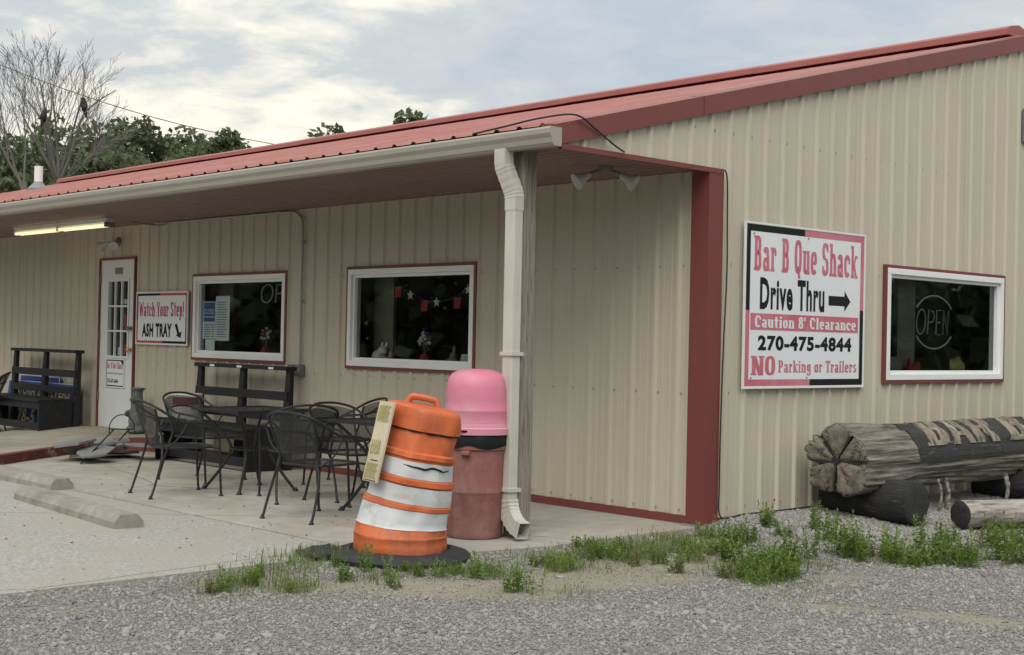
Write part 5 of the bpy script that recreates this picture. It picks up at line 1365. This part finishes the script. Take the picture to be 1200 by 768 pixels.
m2p = N.new('GeometryNodeMeshToPoints'); L.new(gi.outputs[0], m2p.inputs['Mesh']); L.new(m2p.outputs[0], iop.inputs['Points'])
g2i = N.new('GeometryNodeGeometryToInstance')
for k in range(5):
    ic = N.new('GeometryNodeMeshIcoSphere'); ic.inputs['Radius'].default_value = 1.0; ic.inputs['Subdivisions'].default_value = 1 if k else 2
    sp = N.new('GeometryNodeSetPosition'); nz = N.new('ShaderNodeTexNoise'); nz.noise_dimensions = '4D'; nz.inputs['W'].default_value = k*7.3; nz.inputs['Scale'].default_value = 1.1
    vm = N.new('ShaderNodeVectorMath'); vm.operation = 'SUBTRACT'; vm.inputs[1].default_value = (.5, .5, .5)
    vm2 = N.new('ShaderNodeVectorMath'); vm2.operation = 'MULTIPLY'; vm2.inputs[1].default_value = (1.6, 1.6, 1.6)
    L.new(nz.outputs['Color'], vm.inputs[0]); L.new(vm.outputs[0], vm2.inputs[0]); L.new(ic.outputs[0], sp.inputs[0]); L.new(vm2.outputs[0], sp.inputs['Offset'])
    tr = N.new('GeometryNodeTransform'); tr.inputs['Scale'].default_value = (1.25, .95, .70); L.new(sp.outputs[0], tr.inputs[0])
    smt = N.new('GeometryNodeSetMaterial'); smt.inputs['Material'].default_value = pebble_m; L.new(tr.outputs[0], smt.inputs[0])
    L.new(smt.outputs[0], g2i.inputs[0])
L.new(g2i.outputs[0], iop.inputs['Instance']); iop.inputs['Pick Instance'].default_value = True
ri = N.new('FunctionNodeRandomValue'); ri.data_type = 'INT'; ri.inputs['Min'].default_value = 0; ri.inputs['Max'].default_value = 4; L.new([o for o in ri.outputs if o.type == 'INT'][0], iop.inputs['Instance Index'])
rv = N.new('FunctionNodeRandomValue'); rv.data_type = 'FLOAT_VECTOR'; rv.inputs['Max'].default_value = (.7, .7, 6.28); L.new(rv.outputs[0], iop.inputs['Rotation'])
na_ = N.new('GeometryNodeInputNamedAttribute'); na_.data_type = 'FLOAT'; na_.inputs['Name'].default_value = 'size'; L.new(na_.outputs[0], iop.inputs['Scale'])
L.new(iop.outputs[0], go.inputs[0])
gm = gs.modifiers.new('scatter', 'NODES'); gm.node_group = ng
me.materials.append(pebble_m)

# ------------------------------------------------------------------ weeds and grass
def leafq(mb, p, d, up, L, w, droop):
    """narrow folded leaf"""
    s = d.cross(up)
    if s.length < 1e-4: s = Vector((1, 0, 0))
    s.normalize(); m1 = p+d*L*.45+Vector((0, 0, L*.06)); tip = p+d*L+Vector((0, 0, -droop*L))
    mb.add([p, m1-s*w, tip, m1+s*w], [(0, 1, 2), (0, 2, 3)])
def weed_mesh(seed, nst, h, spread, leafL, wild):
    q = random.Random(seed); mb = MB()
    for i in range(nst):
        a = q.uniform(0, 6.28); r0 = spread*math.sqrt(q.random()); b = Vector((r0*math.cos(a), r0*math.sin(a), -.01))
        hh = h*q.uniform(.45, 1.0); ln_ = Vector((q.uniform(-.22, .22)+.5*b.x, q.uniform(-.22, .22)+.5*b.y, 1)).normalized()
        top = b+ln_*hh; mb.tube([b, top], [.0026, .001], 3, caps=False)
        nl = int(7+hh*52)
        for k in range(nl):
            t = .12+.88*(k/nl)**.8; p = b+ln_*hh*t; w = q.uniform(0, 6.28)
            el = q.uniform(.15, .8) if t < .85 else q.uniform(.7, 1.3)
            d = Vector((math.cos(w)*math.cos(el), math.sin(w)*math.cos(el), math.sin(el)))
            l = leafL*q.uniform(.6, 1.15)*(1-.35*t)
            leafq(mb, p, d, Vector((0, 0, 1)), l, l*q.uniform(.12, .19)*wild, q.uniform(0, .35))
    return mb.mesh('weed', leaf_m)
WM = [weed_mesh(20+i, n, h, s, l, w) for i, (n, h, s, l, w) in enumerate(((16, .24, .09, .055, 1.2), (24, .20, .13, .05, 1.2), (10, .28, .06, .06, 1.1), (30, .17, .15, .045, 1.3), (14, .15, .08, .05, 1.3), (7, .20, .05, .055, 1.2), (22, .13, .17, .06, 1.9), (9, .34, .05, .05, .9)))]
WMB = [m_.copy() for m_ in WM]
for m_ in WMB: m_.materials.clear(); m_.materials.append(leaf2_m)
from math import inf
def px_ground(u, v, z=0.0):
    """point of the gravel seen at a given place (1200x768 picture), used once to set the plants out"""
    d = _fw+_r2*((u-600)/FPX)+_u2*((384-v)/FPX); t = (z-CAM[2])/d.z
    return (CAM[0]+d.x*t, CAM[1]+d.y*t)
ORD = 'first second third fourth fifth sixth seventh eighth ninth tenth eleventh twelfth thirteenth fourteenth fifteenth sixteenth seventeenth eighteenth nineteenth twentieth twenty-first twenty-second twenty-third twenty-fourth twenty-fifth'.split()
def plant(lst, label, group, rs_):
    for i_, (u, v, k, s, pale) in enumerate(sorted(lst)):
        x, y = px_ground(u, v); x, y = round(x, 3), round(y, 3)
        o = link(bpy.data.objects.new('weed', (WMB if pale else WM)[k])); o.location = (x, y, gz(x, y) if (x > slab_x(y)+.02 or y > 0) else .0); o.rotation_euler = (0, 0, rs_.uniform(0, 6.28)); o.scale = (s, s, s*rs_.uniform(.9, 1.15))
        tag(o, label+', '+ORD[i_]+' from the left', 'weed', group)
q = random.Random(42)
plant([(858, 637, 1, 1.0, 0), (832, 628, 3, .8, 0), (876, 632, 4, .9, 0), (868, 655, 1, 1.0, 0), (905, 675, 3, 1.2, 0), (918, 668, 1, 1.15, 0), (925, 655, 0, 1.0, 0), (885, 678, 3, .9, 0), (905, 622, 4, 1.1, 0), (922, 628, 4, .9, 0), (955, 622, 2, .8, 0), (900, 618, 5, .9, 0), (935, 672, 4, .7, 0), (860, 672, 3, .8, 1), (893, 660, 6, 1.0, 0), (842, 645, 6, .9, 1)],
      'bushy green weed in the gravel below the drive thru sign', 'weeds below the drive thru sign', q)
plant([(974, 632, 0, 1.05, 0), (985, 645, 1, 1.1, 0), (996, 650, 0, 1.1, 0), (950, 652, 2, .75, 0), (1010, 655, 2, .8, 0), (1020, 648, 5, .8, 0), (1042, 650, 0, 1.1, 0), (1050, 655, 1, .9, 0), (1062, 660, 4, 1.0, 0), (1078, 642, 2, .85, 0), (1100, 640, 4, 1.0, 0), (1112, 630, 4, 1.0, 0), (1098, 655, 1, .95, 0), (1130, 660, 0, 1.0, 0), (1126, 655, 3, .7, 0), (1160, 640, 0, 1.05, 0), (1175, 655, 2, 1.0, 0), (1188, 658, 1, 1.0, 0), (1168, 630, 5, 1.0, 0), (1195, 640, 0, .9, 0), (1012, 640, 5, .7, 0), (1080, 655, 6, .9, 0), (1145, 652, 6, .9, 1), (1188, 645, 7, .8, 0)],
      'upright green weed in the gravel in front of the logs', 'weeds in front of the logs', q)
plant([(612, 686, 1, .85, 0), (566, 672, 3, .85, 0), (660, 665, 3, .8, 0), (690, 655, 1, .7, 0), (712, 648, 3, .8, 0), (735, 645, 4, .8, 0), (760, 650, 3, .8, 1), (775, 660, 4, .8, 1), (800, 648, 1, .75, 0), (812, 655, 3, .7, 1), (680, 640, 4, .7, 0), (790, 668, 4, .8, 1), (745, 662, 5, .7, 1), (722, 655, 6, .7, 0), (640, 660, 6, .6, 1)],
      'small green weed along the slab edge right of the barrel', 'weeds between barrel and corner', q)
plant([(262, 690, 2, .62, 0), (252, 690, 4, .6, 1), (288, 682, 1, .6, 0), (300, 672, 4, .6, 0), (345, 688, 3, .6, 1), (408, 678, 4, .75, 0), (428, 668, 2, .68, 0), (465, 684, 4, .7, 1), (456, 672, 5, .62, 1), (470, 668, 4, .6, 0), (495, 672, 4, .6, 0), (516, 672, 5, .62, 0), (532, 668, 3, .5, 0), (395, 662, 5, .7, 0)],
      'small green weed in front of the barrel', 'weeds before the barrel', q)
# grass: blades in tufts along the slab edge and between the weeds
def blades(n, place, h, w, name, mat, label):
    mb = MB(); qq = random.Random(len(name)*7+n)
    for i in range(n):
        x, y = place(qq); z = gz(x, y) if (y > 0 or x > slab_x(y)) else 0
        a = qq.uniform(0, 6.28); hh = h*qq.uniform(.4, 1.2); ln_ = qq.uniform(.1, .8); d = Vector((math.cos(a), math.sin(a), 0)); s = Vector((-d.y, d.x, 0))*w*qq.uniform(.7, 1.3)
        p = Vector((x, y, z-.005)); m1 = p+d*ln_*hh*.35+Vector((0, 0, hh*.6)); tip = p+d*ln_*hh+Vector((0, 0, hh*(1-.25*ln_)))
        mb.add([p-s, p+s, m1+s*.7, m1-s*.7, tip], [(0, 1, 2, 3), (3, 2, 4)])
    o = mb.build(name, mat); tag(o, label, 'grass', kind='stuff'); return o
TUFT = []
for (u, v, s, n) in ((335, 664, .14, 6), (362, 655, .12, 6), (385, 648, .10, 5), (300, 676, .16, 6), (262, 688, .12, 3), (345, 685, .10, 3), (270, 680, .10, 3), (566, 668, .09, 4), (640, 652, .14, 5), (672, 660, .14, 6), (700, 648, .14, 6), (735, 640, .15, 6), (770, 642, .15, 6), (800, 645, .12, 5), (820, 635, .12, 5), (850, 630, .12, 5), (870, 665, .13, 4), (905, 680, .15, 5), (660, 690, .1, 1), (530, 668, .10, 3), (490, 668, .1, 3), (440, 676, .08, 2), (955, 660, .1, 2), (1060, 655, .15, 3), (1180, 650, .15, 3), (790, 630, .12, 5), (755, 655, .12, 4)):
    TUFT += [(px_ground(u, v), s)]*n
def pl_t(qq):
    (x, y), s = TUFT[qq.randrange(len(TUFT))]; return x+qq.gauss(0, s), y+qq.gauss(0, s)
blades(5200, pl_t, .075, .0022, 'grass', grass_m, 'low green grass along the edge of the concrete')
blades(1500, pl_t, .05, .002, 'dry_grass', dry_m, 'dry straw-coloured grass along the edge of the concrete')
PALE = [(px_ground(u, v), .2) for u, v in ((300, 690), (350, 690), (420, 690), (640, 675), (700, 668), (780, 672), (830, 660), (600, 700), (1000, 690), (980, 700))]
def pl_p(qq):
    (x, y), s = PALE[qq.randrange(len(PALE))]; return x+qq.gauss(0, s), y+qq.gauss(0, s*.8)
blades(1600, pl_p, .025, .0018, 'ground_cover', leaf2_m, 'thin pale ground cover on the sandy patches')

# ------------------------------------------------------------------ trees
def dir_px(u, v, dist):
    """point at a horizontal distance along a line of sight, used to set out the far trees"""
    d = _fw+_r2*((u-600)/FPX)+_u2*((384-v)/FPX); k = dist/math.hypot(d.x, d.y)
    return Vector((CAM[0]+d.x*k, CAM[1]+d.y*k, CAM[2]+d.z*k))
def limb(mb, p, d, L, r, depth, q, tips, bend=.25, up=.15):
    n = 4; pts_ = [p.copy()]; rs_ = [r]
    for i in range(n):
        d = (d+Vector((q.uniform(-bend, bend), q.uniform(-bend, bend), q.uniform(-bend, bend)+up))*.5).normalized()
        p = p+d*L/n; pts_.append(p.copy()); rs_.append(r*(1-.55*(i+1)/n))
    mb.tube(pts_, rs_, 6 if r > .03 else 4, caps=False)
    if depth == 0 or L < .2: tips.append((pts_[-1], d)); return
    for k in range(q.randint(3, 4)):
        i = q.randint(2, n); a = q.uniform(.35, .8); w = q.uniform(0, 6.28)
        o = d.orthogonal().normalized(); s = (Matrix.Rotation(w, 3, d) @ o)
        limb(mb, pts_[i], (d*math.cos(a)+s*math.sin(a)).normalized(), L*q.uniform(.55, .8), rs_[i]*.75, depth-1, q, tips, bend, up)
def leafy_tree(x, y, h, rad, seed, label, mat, nl=9000, leaf=.13, group='green trees behind the restaurant'):
    q = random.Random(seed); nr = np.random.default_rng(seed)
    t = empty('tree', (x, y, -.14), label, 'tree', 0, group)
    mb = MB(); tips = []
    mb.tube([(0, 0, 0), (.05, .02, h*.18), (.0, .05, h*.34)], [h*.022, h*.017, h*.014], 8, caps=False)
    for k in range(6):
        w = k*1.05+q.uniform(-.3, .3)
        limb(mb, Vector((0, .04, h*(.16+.05*(k % 4)))), Vector((math.cos(w)*.75, math.sin(w)*.75, .75)).normalized(), h*.30, h*.010, 2, q, tips)
    mb.build('trunk', bark_m, t, True)
    # leaf clumps around limb ends and filling the crown
    cents = [p for p, d in tips]
    C = []
    for i in range(120):
        a, e_ = q.uniform(0, 6.28), q.uniform(-.75, 1); rr_ = q.uniform(.55, 1.0)*(1+.25*noise.noise(Vector((math.cos(a)*1.5+seed, math.sin(a)*1.5, e_*2))))
        C.append(Vector((rad*rr_*math.cos(a)*math.sqrt(max(0, 1-e_*e_*.85)), rad*rr_*math.sin(a)*math.sqrt(max(0, 1-e_*e_*.85)), h*.60+h*.38*e_*rr_)))
    C += [c for c in cents if q.random() < .6]
    C = [c for c in C if c.z > h*.12]
    nC = len(C); cr_ = nr.uniform(.20, .42, nC)*rad*.8
    idx = nr.integers(0, nC, nl); g_ = nr.normal(0, 1, (nl, 3)); g_ /= np.linalg.norm(g_, axis=1)[:, None]; g_ *= (nr.random(nl)**.5)[:, None]
    cen = np.array([tuple(c) for c in C])[idx]+g_*cr_[idx][:, None]*np.array([1, 1, .75])
    n3 = nr.normal(0, 1, (nl, 3)); n3[:, 2] += .6; n3 /= np.linalg.norm(n3, axis=1)[:, None]
    a3 = np.cross(n3, nr.normal(0, 1, (nl, 3))); a3 /= np.linalg.norm(a3, axis=1)[:, None]; b3 = np.cross(n3, a3)
    sz = (leaf*nr.uniform(.6, 1.3, nl))[:, None]
    V = np.stack([cen-a3*sz, cen-b3*sz*.55, cen+a3*sz, cen+b3*sz*.55], 1).reshape(-1, 3)
    me = bpy.data.meshes.new('crown'); me.vertices.add(nl*4); me.vertices.foreach_set('co', V.ravel().astype(np.float32))
    me.loops.add(nl*4); me.loops.foreach_set('vertex_index', np.arange(nl*4, dtype=np.int32)); me.polygons.add(nl); me.polygons.foreach_set('loop_start', np.arange(0, nl*4, 4, dtype=np.int32)); me.update(calc_edges=True)
    me.materials.append(mat); link(bpy.data.objects.new('crown', me), t)
    return t
TL = [ # u, top v, dist, radius, label, mat
    (-30, 168, 50, 4.2, 'dark green tree at the left picture edge behind the bare trees', 0),
    (28, 166, 54, 4.0, 'dark green tree behind the bare trunks', 0),
    (98, 152, 56, 3.8, 'rounded dark green tree right of the bare tree trunk', 0),
    (66, 186, 47, 3.0, 'low dark green tree at the foot of the bare tree', 0),
    (132, 178, 48, 2.9, 'low dark green tree above the left roof end', 0),
    (172, 146, 54, 3.4, 'tall green tree with uneven top left of the wire', 1),
    (208, 152, 58, 3.2, 'green tree in the middle of the row behind the roof', 0),
    (232, 170, 50, 2.4, 'small green tree dipping low in the row behind the roof', 0),
    (266, 148, 54, 2.3, 'light green tree at the right end of the row behind the roof', 1),
    (426, 155, 46, 3.2, 'green treetop just showing over the middle of the roof ridge', 1),
    (516, 138, 44, 2.3, 'green treetop showing over the roof ridge right of the first one', 1),
    (562, 122, 42, 1.7, 'small green treetop peeking over the ridge nearest the gable', 1)]
for i, (u, v, dist, rad, lab, mk_) in enumerate(TL):
    p = dir_px(u, v+(2 if u < 300 else 1), dist); h = p.z+.14
    leafy_tree(p.x, p.y, h, rad, 60+i, lab, (tree_m, tree2_m)[mk_], 34000, .150)
# far wood all round the lot, seen only in the window panes
nr = np.random.default_rng(3); V = []; nl = 90000
ang = nr.uniform(0, 2*math.pi, nl); keep = []
rad_ = 62+nr.normal(0, 5, nl); hh = -.1+10.5*nr.random(nl)*(0.75+.25*np.sin(ang*17)+.15*np.sin(ang*41)); hh = np.clip(hh, 0, 11)
cx_, cy_ = rad_*np.cos(ang), rad_*np.sin(ang)
vis = ((cx_-CAM[0])*_fw.x+(cy_-CAM[1])*_fw.y > 0) & (np.abs((cx_-CAM[0])*_r.x+(cy_-CAM[1])*_r.y) < .5*((cx_-CAM[0])*_fw.x+(cy_-CAM[1])*_fw.y))
cen = np.stack([cx_, cy_, hh], 1)[~vis]; nl = len(cen)
n3 = nr.normal(0, 1, (nl, 3)); n3 /= np.linalg.norm(n3, axis=1)[:, None]; a3 = np.cross(n3, nr.normal(0, 1, (nl, 3))); a3 /= np.linalg.norm(a3, axis=1)[:, None]; b3 = np.cross(n3, a3); sz = .55
V = np.stack([cen-a3*sz, cen-b3*sz*.7, cen+a3*sz, cen+b3*sz*.7], 1).reshape(-1, 3)
me = bpy.data.meshes.new('far_wood'); me.vertices.add(nl*4); me.vertices.foreach_set('co', V.ravel().astype(np.float32))
me.loops.add(nl*4); me.loops.foreach_set('vertex_index', np.arange(nl*4, dtype=np.int32)); me.polygons.add(nl); me.polygons.foreach_set('loop_start', np.arange(0, nl*4, 4, dtype=np.int32)); me.update(calc_edges=True)
me.materials.append(tree_m); fw_ = link(bpy.data.objects.new('far_wood', me)); tag(fw_, 'distant belt of dark trees mirrored in the window panes', 'wood', kind='stuff')

# bare trees
def bare_branch(mb, p, d, L, r, depth, q):
    n = 6 if depth > 1 else 3; pts_ = [p.copy()]; rs_ = [r]; dirs = [d.copy()]
    for i in range(n):
        d = (d+Vector((q.uniform(-.09, .09), q.uniform(-.09, .09), .05))).normalized()
        p = p+d*L/n; pts_.append(p.copy()); rs_.append(max(.0055, r*(1-.75*(i+1)/n))); dirs.append(d.copy())
    mb.tube(pts_, rs_, 6 if r > .05 else (4 if r > .018 else 3), caps=False)
    if depth == 0: return
    nb = {3: 8, 2: 5, 1: 4}[depth]
    for k in range(nb):
        i = min(n, max(1, int(n*(.22+.78*(k+.5)/nb)+.5))); a = q.uniform(.30, .60); w = q.uniform(0, 6.28)
        o = dirs[i].orthogonal().normalized(); s = (Matrix.Rotation(w, 3, dirs[i]) @ o)
        dd = (dirs[i]*math.cos(a)+s*math.sin(a)).normalized()
        bare_branch(mb, pts_[i], dd, L*q.uniform(.40, .58)*(1.15-.4*k/nb), rs_[i]*q.uniform(.42, .60), depth-1, q)
def bare_tree(base, h, forks, seed, label, r0):
    q = random.Random(seed); t = empty('bare_tree', base, label, 'tree', 0, 'leafless trees behind the roof')
    mb = MB(); fz = h*.58
    mb.tube([(0, 0, 0), (.03, 0, fz*.5), (0, 0, fz)], [r0*1.15, r0, r0*.85], 8, caps=False); mb.build('trunk', barebark_m, t, True)
    mb = MB()
    for (dr, up_, L, rr_) in forks:
        d = (_r*dr+Vector((0, 0, up_))+_fw*q.uniform(-.25, .25)).normalized()
        bare_branch(mb, Vector((0, 0, fz*q.uniform(.9, 1.0))), d, L, r0*rr_, 3, q)
    mb.build('branches', barebark_m, t, True)
    return t
p = dir_px(63, 400, 42); h = dir_px(70, 40, 42).z+.14
bt = bare_tree((p.x, p.y, -.14), h, [(-.55, 1, h*.24, .34), (-.20, 1, h*.29, .40), (.10, 1, h*.30, .38), (.38, 1, h*.27, .34), (.75, 1, h*.24, .28), (1.2, .85, h*.18, .22)], 8, 'leafless grey tree with fanned branches and two perched birds', .16)
p = dir_px(24, 400, 40); h2_ = dir_px(20, 40, 40).z+.14
bare_tree((p.x, p.y, -.14), h2_, [(-.65, 1, h2_*.25, .45), (-.30, 1, h2_*.30, .40), (.05, 1, h2_*.30, .36)], 21, 'leafless grey tree at the left picture edge', .10)
# perched birds with the branch each sits on
def bird(u, v, dist, face, label):
    p = dir_px(u, v, dist); t = empty('bird', p, label, 'bird', face, 'black birds in the bare tree')
    mb = MB()
    for c, r in (((0, 0, .0), (.085, .10, .17)), ((0, -.03, .12), (.07, .08, .09)), ((0, -.06, .215), (.045, .05, .05)), ((0, .07, -.20), (.04, .03, .13)), ((0, -.115, .205), (.014, .035, .014))): mb.ball(c, r)
    o = mb.build('body', bird_m, t, 'all'); md = o.modifiers.new('remesh', 'REMESH'); md.mode = 'VOXEL'; md.voxel_size = .016; md.use_smooth_shade = True
    for s in (-1, 1): MB().tube([(s*.03, -.02, -.13), (s*.03, -.03, -.20)], .009, 5).build('leg', bird_m, t)
    # perch reaching back to the tree
    return p
for (u, v, fc, lab, off) in ((51, 137, R(200), 'black bird perched left of the bare tree trunk', 60), (99, 125, R(20), 'black bird perched on the right side branch of bare tree', 72)):
    p = bird(u, v, 41.2, fc, lab)
    base = bt.matrix_world.translation if False else Vector((dir_px(63, 400, 42).x, dir_px(63, 400, 42).y, 0))
    mb = MB(); a = Vector((0, 0, h*.56)); b = Vector((p.x-base.x, p.y-base.y, p.z+.14-.20)); o_ = _r*(.9 if u > 63 else -.5)
    mb.tube(smooth_path([a, a*.5+b*.5+Vector((0, 0, -.15)), b, b+o_+Vector((0, 0, .7))], 5), [.06-.05*i/15 for i in range(16)], 6, caps=False); mb.build('branch', barebark_m, bt, True)
# overhead wire between two poles
w0, w1 = dir_px(-60, 52, 46), dir_px(430, 187, 40)
def pole(p, label):
    t = empty('utility_pole', (p.x, p.y, -.14), label, 'utility pole', 0, 'poles carrying the overhead wire')
    MB().tube([(0, 0, 0), (0, 0, p.z+.35)], [.14, .10], 10).build('pole', wood_m, t, True)
    MB().box(-.05, .05, -.10, -.04, p.z+.02, p.z+.14).build('insulator', lampgrey_m, t)
pole(w0, 'wooden utility pole outside the picture on the left'); pole(w1, 'wooden utility pole hidden behind the roof')
wp = [w0+(w1-w0)*(k/24)+Vector((0, 0, -.5*math.sin(math.pi*k/24))) for k in range(25)]
tag(MB().tube(wp, .013, 5).build('overhead_wire', wire_m), 'single overhead wire sloping down behind the roof', 'wire')

# a few larger loose stones in the lot
for i_, (u, v, r_, lab) in enumerate(((821, 717, .028, 'pale fist-sized stone lying alone in the foreground gravel'), (937, 679, .022, 'pale stone beside the weeds below the drive thru sign'), (979, 682, .02, 'grey stone in the gravel right of the pale stone by the weeds'))):
    x, y = px_ground(u, v); mb = MB(); mb.ball((0, 0, 0), (r_*1.3, r_, r_*.7), 12, 8)
    mb.xf(lambda p: p*(1+.25*noise.noise(p*45+Vector((i_*7, 0, 0))))); o = mb.build('stone', stop_m, None, 'all'); o.location = (x, y, gz(x, y)+r_*.45); o.rotation_euler = (0, 0, i_*1.3)
    tag(o, lab, 'stone', 'loose stones in the lot')

# leaf litter and dark grit lying on the concrete
mb = MB(); qq = random.Random(77)
for i in range(420):
    x, y = qq.uniform(-7.5, -.4), qq.uniform(-5.6, -.1)
    if x > slab_x(y)-.05: continue
    if x < -6.4 and y > -2.6: continue
    z = .0015 if y > -2.75 else -.0045; r_ = qq.uniform(.004, .014); a = qq.uniform(0, 6.28); n_ = 5; up_ = qq.uniform(.001, .008)
    mb.add([(x+r_*(1.4 if k % 2 else .7)*math.cos(a+1.257*k), y+r_*.7*math.sin(a+1.257*k), z+(up_ if k in (1, 2) else 0)) for k in range(n_)], [tuple(range(n_))])
tag(mb.build('leaf_litter', pm('dry_litter', (0.10, 0.08, 0.055), 0.9, 0.3, 5, island=0.5)), 'scattered dark leaf bits and grit on the concrete', 'litter', kind='stuff')
